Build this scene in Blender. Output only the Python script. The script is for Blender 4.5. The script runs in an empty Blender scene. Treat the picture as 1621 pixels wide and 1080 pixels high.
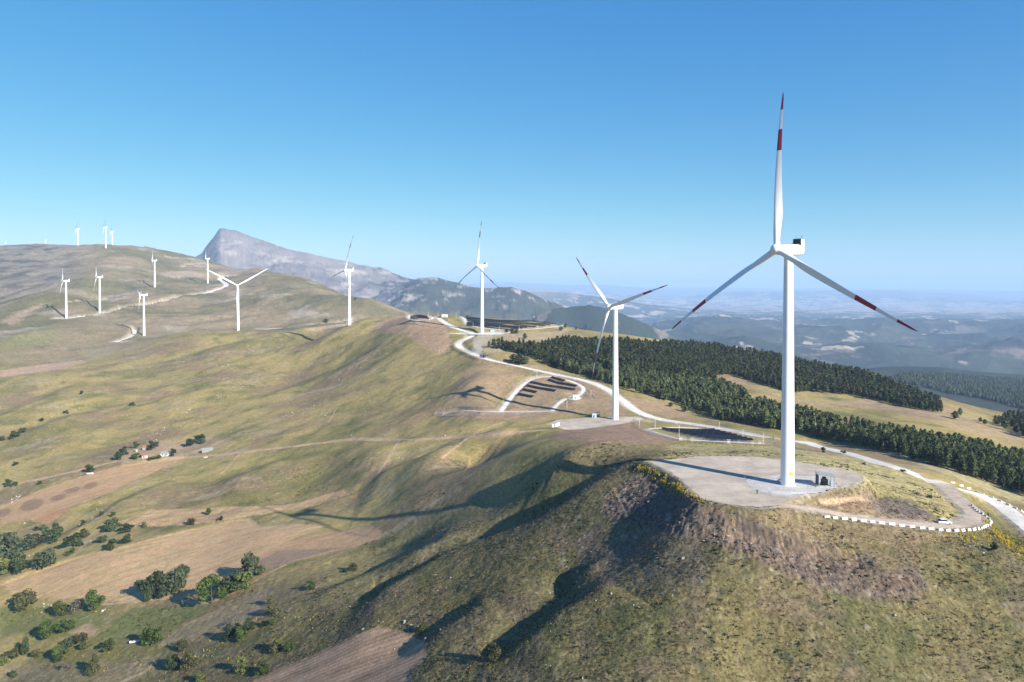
import bpy, bmesh, math, random
import numpy as np
from mathutils import Vector, Matrix
S = bpy.context.scene
COL = S.collection
rng = np.random.default_rng(7)
random.seed(7)

# ---------------------------------------------------------------- camera
FPX, CX, CY, W0 = 1160.0, 810.5, 471.0, 1621.0     # the picture is a crop: its optical centre sits at row 471
HORIZON = 455.0
PITCH = math.atan((CY - HORIZON) / FPX)
CAMZ = 73.0
cam_d = bpy.data.cameras.new('camera')
cam = bpy.data.objects.new('camera', cam_d)
COL.objects.link(cam)
cam.location = (0, 0, CAMZ)
cam.rotation_euler = (math.pi / 2 - PITCH, 0, 0)
cam_d.sensor_width = 36.0
cam_d.lens = 36.0 * FPX / W0
cam_d.shift_y = -(540.0 - CY) / W0
cam_d.clip_start = 1.0
cam_d.clip_end = 200000.0
S.camera = cam

# ---------------------------------------------------------------- sky, sun, exposure
SUN_EL = math.radians(26.5)
SUN_AZ = math.atan2(0.72, -0.69)          # clockwise from +Y
wd = bpy.data.worlds.new("World")
S.world = wd
wd.use_nodes = True
sky = wd.node_tree.nodes.new('ShaderNodeTexSky')
sky.sky_type = 'NISHITA'
sky.sun_disc = False
sky.sun_elevation = SUN_EL
sky.sun_rotation = SUN_AZ
sky.altitude = 1300
sky.air_density = 1.0
sky.dust_density = 0.25
sky.ozone_density = 2.0
bg = wd.node_tree.nodes['Background']
hs = wd.node_tree.nodes.new('ShaderNodeHueSaturation')
hs.inputs['Saturation'].default_value = 1.25
hs.inputs['Hue'].default_value = 0.506
wd.node_tree.links.new(sky.outputs[0], hs.inputs['Color'])
# clear mountain air: grade the model sky channel by channel towards a deeper azure
nt_ = wd.node_tree; K_ = 0.161
sp_ = nt_.nodes.new('ShaderNodeSeparateColor'); cb_ = nt_.nodes.new('ShaderNodeCombineColor')
nt_.links.new(hs.outputs[0], sp_.inputs[0])
for ch_, (a_, g_) in enumerate(((.59, 1.06), (.735, .72), (.81, .38))):
    m1_ = nt_.nodes.new('ShaderNodeMath'); m1_.operation = 'MULTIPLY'; m1_.inputs[1].default_value = K_
    m2_ = nt_.nodes.new('ShaderNodeMath'); m2_.operation = 'POWER'; m2_.inputs[1].default_value = g_
    m3_ = nt_.nodes.new('ShaderNodeMath'); m3_.operation = 'MULTIPLY'; m3_.inputs[1].default_value = a_ / K_
    nt_.links.new(sp_.outputs[ch_], m1_.inputs[0]); nt_.links.new(m1_.outputs[0], m2_.inputs[0]); nt_.links.new(m2_.outputs[0], m3_.inputs[0]); nt_.links.new(m3_.outputs[0], cb_.inputs[ch_])
nt_.links.new(cb_.outputs[0], bg.inputs[0])
bg.inputs[1].default_value = 0.074
sun_d = bpy.data.lights.new('sun', 'SUN')
sun_d.energy = 5.0
sun_d.angle = math.radians(0.53)
sun_d.color = (1.0, 0.95, 0.87)
sun = bpy.data.objects.new('sun', sun_d)
COL.objects.link(sun)
sdir = Vector((math.sin(SUN_AZ) * math.cos(SUN_EL), math.cos(SUN_AZ) * math.cos(SUN_EL), math.sin(SUN_EL)))
sun.rotation_euler = sdir.to_track_quat('Z', 'Y').to_euler()
sun.location = (300, -300, 400)
S.view_settings.view_transform = 'Standard'
S.view_settings.look = 'None'
S.view_settings.gamma = 1.0
S.view_settings.use_curve_mapping = False
S.view_settings.exposure = 1.12
S.cycles.max_bounces = 6
S.cycles.volume_bounces = 1
S.cycles.transparent_max_bounces = 12

# ---------------------------------------------------------------- noise
def _hash(ix, iy, seed):
    h = (ix.astype(np.int64) * 374761393 + iy.astype(np.int64) * 668265263 + seed * 1442695041) & 0xFFFFFFFF
    h = ((h ^ (h >> 13)) * 1274126177) & 0xFFFFFFFF
    h = ((h ^ (h >> 16)) * 2246822519) & 0xFFFFFFFF
    return ((h ^ (h >> 15)) & 0xFFFFFF).astype(np.float32) / np.float32(0xFFFFFF)

def perlin(x, y, seed=0):
    ix = np.floor(x); iy = np.floor(y)
    fx = (x - ix).astype(np.float32); fy = (y - iy).astype(np.float32)
    u = fx * fx * fx * (fx * (fx * 6 - 15) + 10)
    v = fy * fy * fy * (fy * (fy * 6 - 15) + 10)
    def g(dx, dy):
        a = _hash(ix + dx, iy + dy, seed) * np.float32(2 * math.pi)
        return np.cos(a) * (fx - dx) + np.sin(a) * (fy - dy)
    a = g(0, 0); b = g(1, 0); c = g(0, 1); d = g(1, 1)
    return ((a * (1 - u) + b * u) * (1 - v) + (c * (1 - u) + d * u) * v) * 1.5

def fbm(x, y, wl, octv=4, seed=0, gain=0.5):
    o = 0; amp = 1.0; tot = 0
    for k in range(octv):
        o = o + amp * perlin(x / wl, y / wl, seed + 17 * k); tot += amp
        amp *= gain; wl *= 0.49
    return o / tot

def ridged(x, y, wl, octv=4, seed=0, gain=0.5):
    o = 0; amp = 1.0; tot = 0
    for k in range(octv):
        o = o + amp * (1 - 2 * np.abs(perlin(x / wl, y / wl, seed + 17 * k))); tot += amp
        amp *= gain; wl *= 0.49
    return o / tot

def sstep(a, b, x):
    t = np.clip((x - a) / (b - a), 0, 1)
    return t * t * (3 - 2 * t)

# ---------------------------------------------------------------- terrain control profiles
def raydir(u, v):
    xc = (u - CX) / FPX; yc = -(v - CY) / FPX
    cp, sp = math.cos(PITCH), math.sin(PITCH)
    return np.array([xc, cp + yc * sp, -sp + yc * cp])

# per image column: (distance, image row) where the ground shows, (distance, 'z', height) where it is hidden
FARR = [(36000, 462), (60000, 'z', 0)]
PROF = {
 0: [(360,1080),(415,1000),(500,900),(560,860),(660,800),(720,760),(850,700),(1020,640),(1250,580),(1420,545),(1600,520),(1750,500),(2150,460),(2700,420),(3000,398),(3600,396.5),(5200,'z',60),(7500,'z',40)],
 100: [(335,1080),(392,1000),(455,920),(500,880),(545,850),(620,800),(720,740),(860,680),(970,640),(1130,600),(1330,575),(1450,550),(1600,520),(1710,503.5),(1900,480),(2250,450),(2650,420),(3000,396),(3600,394.8),(5200,'z',60),(7500,'z',40)],
 158: [(1640,515),(2060,495),(3058,394.5),(3880,392.5),(5200,'z',60),(7500,'z',40)],
 200: [(318,1080),(372,1000),(435,920),(480,870),(540,830),(620,780),(705,735),(810,698),(950,650),(1150,600),(1330,560),(1450,545),(1550,535),(1640,525),(1850,500),(2200,470),(2550,440),(2900,410),(3080,396.5),(3900,394.5),(5200,'z',60),(7500,'z',40)],
 228: [(1450,540),(1602,532),(1700,522),(1900,500),(2347,465),(5200,'z',60),(7500,'z',40)],
 260: [(2347,467),(3200,403.5),(3800,'z',150),(5200,'z',60),(7500,'z',40)],
 300: [(300,1080),(352,1000),(410,930),(455,880),(503,840),(570,800),(640,760),(705,728),(775,700),(870,660),(990,620),(1180,580),(1310,550),(1420,526),(1550,'z',-32),(1700,'z',-30),(1800,515),(2050,490),(2450,460),(2800,445),(3200,423),(3500,411),(5200,'z',60),(7500,'z',40)],
 345: [(2800,449),(3300,425),(3450,418),(5200,'z',60),(7500,'z',40)],
 400: [(280,1080),(325,1000),(380,930),(430,880),(465,850),(515,820),(560,790),(620,750),(685,715),(770,680),(885,640),(1035,600),(1200,560),(1380,530),(1440,521.5),(1550,'z',-32),(1700,'z',-30),(1900,500),(2150,475),(2600,450),(2800,437),(3000,428),(3600,'z',80),(5200,'z',60),(7500,'z',40)],
 500: [(258,1080),(285,1030),(315,980),(345,930),(385,900),(432,860),(470,830),(520,800),(590,760),(640,720),(705,690),(800,650),(945,610),(1085,570),(1215,540),(1300,524),(1330,518.5),(1450,'z',-15),(1650,'z',-30),(1850,505),(2100,480),(2500,457),(2650,449),(3200,'z',0),(5200,'z',-60),(7500,'z',-60)],
 560: [(1160,511.5),(1190,509),(1300,'z',5),(5200,'z',-60),(7500,'z',-60)],
 600: [(238,1080),(258,1040),(282,990),(310,950),(360,900),(405,860),(435,830),(480,800),(525,760),(580,720),(640,690),(735,650),(815,610),(925,570),(1020,540),(1130,515),(1175,504.5),(1350,'z',0),(1650,'z',-50),(1950,495),(2100,487.5),(2800,'z',-100),(5200,'z',-60),(7500,'z',-60)],
 650: [(1010,520),(1080,503.5),(1110,501.5),(1300,'z',10),(1900,'z',-20),(5200,'z',-60),(7500,'z',-60)],
 700: [(220,1080),(236,1040),(255,1000),(280,950),(318,900),(335,860),(392,820),(420,790),(450,760),(500,730),(585,690),(650,660),(720,620),(785,590),(860,560),(920,535),(1000,515),(1080,503),(1300,'z',5),(1700,'z',-60),(3000,'z',-150),(5200,'z',-200),(7500,'z',-200)],
 750: [(500,742),(600,665),(620,655),(690,608),(780,570),(870,545),(934,528),(1000,515),(1080,505),(1110,503.5),(1350,'z',0),(3500,'z',-200),(5200,'z',-200),(7500,'z',-200)],
 800: [(205,1080),(219,1040),(236,1000),(255,950),(285,900),(318,850),(375,785),(400,750),(440,720),(520,690),(580,670),(620,650),(670,620),(730,590),(800,560),(870,540),(960,525),(1040,514),(1120,507),(1400,'z',0),(2000,'z',-100),(3500,'z',-220),(5200,'z',-200),(7500,'z',-200)],
 870: [(1000,523),(1080,515),(1120,513),(1400,'z',-10),(3500,'z',-200),(5200,'z',-330),(7500,'z',-380)],
 900: [(195,1080),(207,1040),(220,1000),(240,950),(265,900),(287,850),(310,800),(338,760),(344,740),(370,715),(400,700),(440,690),(540,675),(565,665),(600,650),(650,625),(710,600),(800,570),(900,545),(980,530),(1080,520),(1300,'z',-10),(2000,'z',-150),(3300,'z',-200),(5200,'z',-330),(7500,'z',-380)],
 1000: [(188,1080),(198,1040),(208,1000),(225,950),(243,900),(262,850),(281,800),(294,770),(312,735),(335,720),(370,705),(430,690),(520,678),(565,665),(600,650),(640,630),(720,600),(830,570),(950,545),(1040,533),(1300,'z',-30),(2000,'z',-200),(3300,'z',-270),(12000,'z',-410),(20000,'z',-380),(30000,'z',-330),(5200,'z',-330),(7500,'z',-380)]+FARR,
 1100: [(187,1080),(205,1000),(216,950),(227,900),(238,860),(244,820),(250,795),(269,770),(302,735),(315,728),(350,715),(420,700),(480,690),(530,680),(565,668),(620,650),(690,620),(760,600),(880,575),(980,555),(1050,546),(1300,'z',-60),(2000,'z',-250),(4000,'z',-400),(7000,'z',-400),(8500,'z',-410),(12000,'z',-410),(16000,'z',-400),(21000,'z',-370),(30000,'z',-315)]+FARR,
 1200: [(191,1080),(205,1000),(213,950),(221,900),(232,850),(240,815),(253,790),(268,770),(303,735),(315,727),(345,715),(430,700),(475,692),(530,680),(590,660),(660,640),(740,615),(810,602),(900,582),(980,565),(1030,556),(1300,'z',-80),(2000,'z',-270),(4000,'z',-410),(7000,'z',-400),(16000,'z',-400),(30000,'z',-315)]+FARR,
 1300: [(190,1080),(203,1000),(211,950),(222,900),(236,850),(245,822),(250,814),(268,780),(278,760),(300,740),(340,725),(400,714),(487,705),(520,690),(570,670),(660,645),(740,628),(800,612),(890,592),(960,578),(1200,'z',-80),(2000,'z',-280),(3500,'z',-400),(7000,'z',-400),(16000,'z',-400),(30000,'z',-315)]+FARR,
 1400: [(190,1080),(204,1000),(213,950),(224,900),(236,860),(246,833),(250,825.5),(275,790),(310,760),(345,740),(385,731),(420,724),(440,716),(490,700),(590,670),(630,660),(700,645),(780,625),(860,607),(900,601),(1100,'z',-80),(1600,'z',-190),(2200,602),(3000,585),(3800,'z',-420),(7000,'z',-400),(16000,'z',-400),(30000,'z',-315)]+FARR,
 1500: [(191,1080),(205,1000),(215,950),(227,900),(240,860),(249,840),(262,820),(285,800),(310,782),(345,765),(375,750),(420,735),(510,700),(580,680),(620,670),(690,655),(770,642),(830,634),(1000,'z',-95),(1500,'z',-210),(2000,620),(2500,600),(2800,586),(3600,'z',-420),(7000,'z',-400),(16000,'z',-400),(30000,'z',-315)]+FARR,
 1600: [(191,1080),(206,1000),(217,950),(230,900),(242,870),(262,850),(300,826),(330,808),(365,785),(410,762),(480,732),(560,706),(620,690),(720,671),(800,657),(1000,'z',-115),(1400,'z',-205),(1700,645),(2200,620),(2800,594),(3600,'z',-430),(7000,'z',-400),(16000,'z',-400),(30000,'z',-315)]+FARR,
}
def prof_points():
    A, L, Sl = [], [], []
    P = dict(PROF)
    P[-160] = [(p[0], p[1] + 2) if len(p) == 2 else p for p in PROF[0]]
    P[1780] = [(p[0], p[1] + 6) if len(p) == 2 else p for p in PROF[1600]]
    for u, pts in P.items():
        full = u % 100 == 0 or u in (-160, 1780)
        for p in pts:
            D = p[0]
            if len(p) == 2:
                d = raydir(u, p[1]); q = d * (D / d[1]); x, y, dz = q
            else:
                x = (u - CX) / FPX * D; y = D; dz = p[2] - CAMZ
            r = math.hypot(x, y)
            A.append(math.atan2(x, y)); L.append(math.log(r)); Sl.append(dz / r)
        if full:
            t = (u + 160) / 1940.0
            near = [(60, -0.9 - 0.9 * (1 - t)), (120, -0.85 + 0.15 * t - 0.3 * (1 - t))]
            for D, sl in near:
                A.append(math.atan2((u - CX) / FPX, 1)); L.append(math.log(D)); Sl.append(sl)
            if u < 950:
                for D, z in [(14000, -50), (26000, 0), (36000, 60 + 60 * (u > 600)), (60000, 0)]:
                    A.append(math.atan2((u - CX) / FPX, 1)); L.append(math.log(D)); Sl.append((z - CAMZ) / D)
    return np.array(A), np.array(L), np.array(Sl)
KL = 0.8
def tps_fit(A, L, s):
    n = len(A)
    X = np.stack([A, L * KL], 1)
    d2 = ((X[:, None] - X[None]) ** 2).sum(-1)
    K = 0.5 * d2 * np.log(d2 + 1e-12) + np.eye(n) * 2e-5
    P = np.concatenate([np.ones((n, 1)), X], 1)
    M = np.block([[K, P], [P.T, np.zeros((3, 3))]])
    w = np.linalg.solve(M, np.concatenate([s, np.zeros(3)]))
    return X, w
def tps_eval(X, w, a, l):
    out = np.empty(a.size); a = a.ravel(); l = l.ravel() * KL
    for i in range(0, a.size, 20000):
        q = np.stack([a[i:i + 20000], l[i:i + 20000]], 1)
        d2 = ((q[:, None] - X[None]) ** 2).sum(-1)
        out[i:i + 20000] = (0.5 * d2 * np.log(d2 + 1e-12)) @ w[:-3] + w[-3] + q @ w[-2:]
    return out
Xc, wc = tps_fit(*prof_points())
AZL = 0.70
ca = np.linspace(-AZL, AZL, 225)
cl = np.linspace(math.log(18), math.log(62000), 430)
gl, ga = np.meshgrid(cl, ca, indexing='ij')
CS = tps_eval(Xc, wc, ga, gl).reshape(gl.shape)

def cr_weights(f):
    f = f[..., None]
    return np.concatenate([-.5 * f + f * f - .5 * f ** 3, 1 - 2.5 * f * f + 1.5 * f ** 3, .5 * f + 2 * f * f - 1.5 * f ** 3, -.5 * f * f + .5 * f ** 3], -1)
def up1(M, t, axis):
    M = np.moveaxis(M, axis, 0); n = M.shape[0]
    i = np.clip(np.floor(t).astype(int), 0, n - 2); w = cr_weights(t - i)
    o = 0
    for k in range(4):
        o = o + M[np.clip(i + k - 1, 0, n - 1)] * w[:, k].reshape(-1, *([1] * (M.ndim - 1)))
    return np.moveaxis(o, 0, axis)

# polar grid about the viewpoint: fine where the ground is looked at, coarse elsewhere
def rows():
    segs = [(18, 150, .05), (150, 330, .0015), (330, 720, .0021), (720, 1300, .0030), (1300, 4300, .0042), (4300, 9000, .0062), (9000, 62000, .012)]
    R = []
    for a, b, s in segs:
        n = int(round(math.log(b / a) / s)); R.append(np.exp(np.linspace(math.log(a), math.log(b), n, endpoint=False)))
    return np.concatenate(R + [np.array([62000.0])])
RR = rows()
fa = np.radians(np.linspace(-36.5, 36.5, 880))
side = np.radians(36.5 + np.cumsum(np.geomspace(.12, 9.0, 40)) * (143.5 / np.sum(np.geomspace(.12, 9.0, 40))))
AZ = np.concatenate([-side[::-1], fa, side])
AZ[0], AZ[-1] = -math.pi, math.pi
NR, NC = len(RR), len(AZ)
LR = np.log(RR)
azc = np.clip(AZ, -AZL + .01, AZL - .01)
tl = (LR - cl[0]) / (cl[1] - cl[0]); ta = (azc - ca[0]) / (ca[1] - ca[0])
SL = up1(up1(CS, tl, 0), ta, 1)
back = sstep(0.8, 2.6, np.abs(AZ))[None, :]
mean = SL[:, [np.argmin(np.abs(AZ + .68)), np.argmin(np.abs(AZ - .68))]].mean(1)[:, None]
SL = SL * (1 - back) + mean * back
X = RR[:, None] * np.sin(AZ)[None]; Y = RR[:, None] * np.cos(AZ)[None]
Z = CAMZ + SL * RR[:, None]
print('grid', NR, NC, NR * NC)

class Ground:
    def __init__(s, Z): s.Z = Z; s.S = (Z - CAMZ) / RR[:, None]
    def at(s, u, v, dmin=0):
        d = raydir(u, v); az = math.atan2(d[0], d[1]); sl = d[2] / math.hypot(d[0], d[1])
        c = np.interp(az, AZ, np.arange(NC)); i = int(c); f = c - i
        col = s.S[:, i] * (1 - f) + s.S[:, min(i + 1, NC - 1)] * f
        ok = (col >= sl) & (RR >= max(dmin, 60))
        if not ok.any(): return None
        k = int(np.argmax(ok))
        if k > 0 and col[k] > col[k - 1]:
            t = (sl - col[k - 1]) / (col[k] - col[k - 1]); t = min(max(t, 0), 1)
            r = RR[k - 1] + (RR[k] - RR[k - 1]) * t
        else: r = RR[k]
        return Vector((r * math.sin(az), r * math.cos(az), CAMZ + sl * r))
    def h(s, x, y):
        x = np.asarray(x, float); y = np.asarray(y, float)
        az = np.arctan2(x, y); lr = np.log(np.hypot(x, y))
        c = np.interp(az, AZ, np.arange(NC)); r = np.interp(lr, LR, np.arange(NR))
        i = np.minimum(r.astype(int), NR - 2); j = np.minimum(c.astype(int), NC - 2); a = r - i; b = c - j
        return s.Z[i, j] * (1 - a) * (1 - b) + s.Z[i + 1, j] * a * (1 - b) + s.Z[i, j + 1] * (1 - a) * b + s.Z[i + 1, j + 1] * a * b
G0 = Ground(Z)

def densify(pts, step):
    pts = [np.array(p, float) for p in pts]; out = []
    for a, b in zip(pts[:-1], pts[1:]):
        n = max(1, int(math.ceil(np.linalg.norm(b - a) / step)))
        for k in range(n): out.append(a + (b - a) * k / n)
    out.append(pts[-1]); return np.array(out)
def smooth_poly(P, n=2):
    P = np.array(P, float)
    for _ in range(n):
        Q = [P[0]]
        for a, b in zip(P[:-1], P[1:]): Q += [a * .75 + b * .25, a * .25 + b * .75]
        Q.append(P[-1]); P = np.array(Q)
    return P
def line_xy(G, px, dmin=0, closed=False, step=5):
    px = list(px) + ([px[0]] if closed else [])
    out = []
    for u, v in densify(px, step):
        p = G.at(u, v, dmin)
        if p is not None: out.append((p.x, p.y))
    return np.array(out)
def bbox_idx(P, m):
    return np.nonzero((X > P[:, 0].min() - m) & (X < P[:, 0].max() + m) & (Y > P[:, 1].min() - m) & (Y < P[:, 1].max() + m) & (RR[:, None] > 60))
def seg_dist(x, y, P):
    best = np.full(x.shape, 1e18); sgn = np.zeros(x.shape); tt = np.zeros(x.shape)
    L = np.concatenate([[0], np.cumsum(np.hypot(*np.diff(P, axis=0).T))])
    for k in range(len(P) - 1):
        ax, ay = P[k]; dx, dy = P[k + 1] - P[k]; l2 = dx * dx + dy * dy + 1e-12
        t = np.clip(((x - ax) * dx + (y - ay) * dy) / l2, 0, 1)
        ex = x - ax - t * dx; ey = y - ay - t * dy; d2 = ex * ex + ey * ey
        m = d2 < best; best[m] = d2[m]; sgn[m] = (dx * ey - dy * ex)[m]; tt[m] = (L[k] + t * math.sqrt(l2))[m]
    return np.sqrt(best), np.sign(sgn), tt, L[-1]
def inside(x, y, P):
    c = np.zeros(x.shape, bool); n = len(P)
    for k in range(n):
        x1, y1 = P[k]; x2, y2 = P[(k + 1) % n]
        if y1 == y2: continue
        m = ((y1 > y) != (y2 > y)) & (x < (x2 - x1) * (y - y1) / (y2 - y1) + x1)
        c ^= m
    return c
def poly_sd(x, y, P):
    d, _, _, _ = seg_dist(x, y, np.vstack([P, P[:1]]))
    return np.where(inside(x, y, P), d, -d)

# ---------------------------------------------------------------- spurs and gullies
AWAY = np.array([-0.72, 0.69])
SPURS = [  # crest in the picture, height, width on the shaded side, width on the sunny side
 ([(1005,738),(960,768),(915,803),(860,838),(800,862),(750,880),(700,905),(600,960),(525,992)], 5.2, 11, 26),
 ([(965,706),(925,716),(880,735)], 3.5, 9, 20),
 ([(985,925),(940,955),(890,985),(840,1030),(800,1062)], 3.8, 8, 18),
 ([(790,950),(740,985),(700,1010),(665,1045)], 2.2, 8, 18),
 ([(700,860),(640,890),(560,925),(470,965)], 2.5, 8, 20),
 ([(0,708),(125,664),(225,646),(330,625),(420,606)], 6.0, 25, 60),
 ([(300,566),(360,552),(438,536),(520,520)], 7.0, 30, 60),
 ([(300,598),(419,567),(500,546),(560,530)], 6.0, 28, 60),
 ([(420,640),(520,600),(600,560)], 5.0, 28, 60),
 ([(10,660),(90,632),(150,605)], 5.0, 25, 60),
 ([(300,790),(420,745),(560,725),(660,705)], 3.0, 15, 40),
 ([(100,860),(200,800),(300,760)], 3.0, 15, 40),
 ([(560,780),(640,745),(740,705),(820,690)], 5.0, 18, 40),
 ([(60,498),(150,460),(190,425),(215,400)], 22.0, 120, 200),
 ([(215,500),(260,475),(330,440)], 14.0, 90, 160),
 ([(440,500),(420,470),(370,440)], 12.0, 80, 140),
 ([(560,500),(500,470),(430,445)], 10.0, 80, 140),
]
dZ = np.zeros_like(Z)
for px, A, wl, wr in SPURS:
    P = line_xy(G0, px, 0 if px[0][1] > 520 else 1400, step=10)
    idx = bbox_idx(P, 4 * wr)
    x, y = X[idx], Y[idx]
    d, sg, t, L = seg_dist(x, y, P)
    dirv = P[-1] - P[0]; lefty = np.sign(dirv[0] * AWAY[1] - dirv[1] * AWAY[0])
    sh = sg * lefty > 0
    prof = np.where(sh, np.exp(-(d / wl) ** 2) - .55 * np.exp(-((d - 1.7 * wl) / wl) ** 2), np.exp(-(d / wr) ** 2))
    fade = sstep(0, .18, t / L) * (1 - sstep(.8, 1, t / L)) 
    endd = 1.0
    dZ[idx] += A * prof * np.maximum(fade, .05)
def bowl(u, v, rad, dep):
    p = G0.at(u, v)
    d = np.hypot(X - p.x, Y - p.y); return -dep * np.exp(-(d / rad) ** 2)
dZ += bowl(893, 915, 9, 5.5)
dZ += bowl(930, 905, 5, -3.0)
Z1 = Z + dZ
# far skylines: each a real ridge at its own distance, its crest height following the skyline seen
RIDGES = [
 (7500, 1500, 1500, 100, [(-80,402),(-30,398),(10,396),(40,394),(72,391.8),(95,393),(115,397),(130,402)]),
 (7600, 2600, 2500, -420, [(1000,545),(1040,520),(1100,511),(1160,508),(1241,513),(1300,511.5),(1350,513),(1400,510.5),(1440,515),(1500,513),(1560,517),(1621,513),(1700,515),(1850,530)]),
 (5200, 1300, 1100, -420, [(1040,560),(1120,545),(1180,540),(1230,548),(1290,552),(1340,543),(1400,541),(1450,549),(1510,556),(1560,552),(1621,545),(1700,541),(1850,560)]),
 (11500, 1800, 1800, -410, [(1000,508),(1060,502),(1120,499),(1200,501),(1300,500),(1420,502),(1500,499),(1560,500),(1650,496),(1800,505)]),
 # distance, depth of the near side, of the far side, foot height, skyline
 (6600, 1500, 2500, 40, [(300,412),(312,405.5),(318,401.5),(322,398),(327,390),(332,383.5),(338,375.5),(343,368.5),(347,363.5),(351,361.2),(362,362.6),(372,364.2),(380,367),(388,370.5),(400,374.5),(415,379.5),(430,385),(450,392),(470,397.5),(495,402),(520,407),(560,415.5),(600,425.5),(625,434),(645,442),(660,448),(700,470),(740,500)]),
 (5500, 1000, 1500, -150, [(540,500),(600,465),(630,452),(655,445),(675,442),(690,440.5),(705,443),(720,447),(745,454),(770,455.5),(800,455.5),(815,457.5),(830,462),(845,469),(860,475),(880,480.5),(905,486),(960,510)]),
 (4250, 700, 900, -330, [(820,530),(850,500),(870,491),(890,488),(905,486.5),(930,484),(950,486.5),(970,492),(990,499),(1010,508),(1030,517),(1050,525),(1090,550)]),
 (5000, 700, 900, 50, [(225,410),(245,401),(255,397.5),(270,395.5),(285,396),(300,399),(320,404),(345,412),(370,425)]),
 (6200, 700, 900, 100, [(110,400),(130,394),(145,390),(158,386),(168,387),(180,391),(195,396),(205,402)]),
 (27000, 5000, 6000, -320, [(1000,485),(1040,475),(1080,467.5),(1130,463),(1165,459.5),(1220,461.5),(1300,462),(1380,461),(1440,463),(1500,465),(1560,469),(1600,475),(1650,480),(1800,490)]),
 (38000, 5000, 6000, -200, [(640,462),(700,453),(760,448),(800,446.5),(850,449),(900,452.5),(950,450.5),(1000,453),(1050,459),(1100,462),(1400,459),(1550,462),(1700,460),(1800,470)]),
]
UU = np.tan(np.clip(AZ, -1.2, 1.2)) * FPX + CX
for k, (D, dn, df, foot, sky_) in enumerate(RIDGES):
    us = np.array([p[0] for p in sky_], float); vs = np.array([p[1] for p in sky_], float)
    vv = np.interp(UU, us, vs, left=1e4, right=1e4)
    rr = D / np.cos(np.clip(AZ, -1.2, 1.2))
    sl = np.array([(lambda d: d[2] / math.hypot(d[0], d[1]))(raydir(u, v)) if v < 1e3 else -9 for u, v in zip(UU, vv)])
    crest = CAMZ + sl * rr
    use = sl > -8
    w = .12 * D / 5000
    off = fbm(AZ * 40, AZ * 0 + k * 3.7, 5, 3, 200 + k) * dn * .2
    dr = RR[:, None] - (rr + off)[None]
    p = np.where(dr < 0, np.clip(1 + dr / dn, 0, 1), np.clip(1 - dr / df, 0, 1))
    p = np.where(dr < 0, .62 * p + .38 * p ** 2.2, p)
    # where the crest sits nearer or farther than its nominal distance its height follows
    cr = CAMZ + sl * (rr + off)
    zm = np.where((use & (cr > -1e3))[None] & (p > 0), Z1 + (cr[None] - Z1) * p, -1e9)
    Z1 = np.maximum(Z1, zm)
G1 = Ground(Z1)
# ---------------------------------------------------------------- roads and pads (centre lines on the ground)
ROADS = {
 'main': dict(px=[(1650,850),(1621,829),(1590,806),(1550,786),(1510,771),(1470,758),(1430,743),(1380,729),(1330,715),(1290,706),(1250,699),(1200,690),(1160,682),(1100,672),(1060,667),(1030,661),(1005,650),(990,638),(968,620),(940,606),(900,597),(860,589),(820,580),(790,574),(762,566),(738,556),(724,548),(727,541),(742,536),(752,530),(747,525.5),(728,522),(712,516),(701,509),(693,503)], w=7.5, dmin=0),
 'pad': dict(px=[(1195,798),(1250,806),(1300,813),(1400,826),(1470,832.5),(1515,832),(1540,824),(1541,812),(1522,796),(1505,780),(1492,768),(1475,759)], w=5.5, dmin=0),
 'far': dict(px=[(88,504.5),(105,504.5),(150,501),(190,494),(225,486),(280,477),(320,466.5),(345,459),(360,453.5),(356,448),(347,444),(350,439),(362,437.5),(380,437)], w=15, dmin=1600),
 'far_branch': dict(px=[(322,466),(345,462),(362,460)], w=8, dmin=1600),
 'switchback': dict(px=[(330,419),(300,422),(286,425),(300,427),(325,428.5),(345,433)], w=12, dmin=2000),
 'upper': dict(px=[(262,408),(270,409.5),(300,413),(325,415)], w=11, dmin=2000),
 'gully': dict(px=[(208,522.5),(217,527),(205,535),(190,540),(178,543)], w=10, dmin=1300),
 'gully_pad': dict(px=[(180,543),(212,541.5)], w=12, dmin=1300),
 'ridge': dict(px=[(405,521.5),(450,519.8),(490,518.5),(520,515.5),(548,512.2),(556,511.6)], w=8, dmin=0),
 'array_mid': dict(px=[(792,653),(800,641),(815,622),(832,605),(848,598.5),(862,596.5),(878,597)], w=4, dmin=0),
 'array_loop': dict(px=[(895,601),(915,608),(925,615),(922,621),(910,628),(893,633),(880,642),(874,651)], w=3.5, dmin=0),
 'array_front': dict(px=[(703,656),(722,650.5),(742,650),(790,653),(872,651)], w=3, dmin=0),
 'array_near': dict(px=[(1022,680),(1040,678),(1075,676.5),(1105,678)], w=2.5, dmin=0),
 'array_near_front': dict(px=[(1022,680),(1045,687),(1075,695.5),(1120,698.5),(1160,700),(1205,702)], w=2.5, dmin=0),
 'array_far': dict(px=[(728,501),(735,505),(738,512),(746,517),(780,521.5),(820,523),(870,519),(895,515.5)], w=6, dmin=0),
 'ring': dict(px=[(649,499.5),(645,503),(652,507.3),(668,508.3),(682,506.5),(686,503.5),(680,501)], w=4.5, dmin=0),
}
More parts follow.
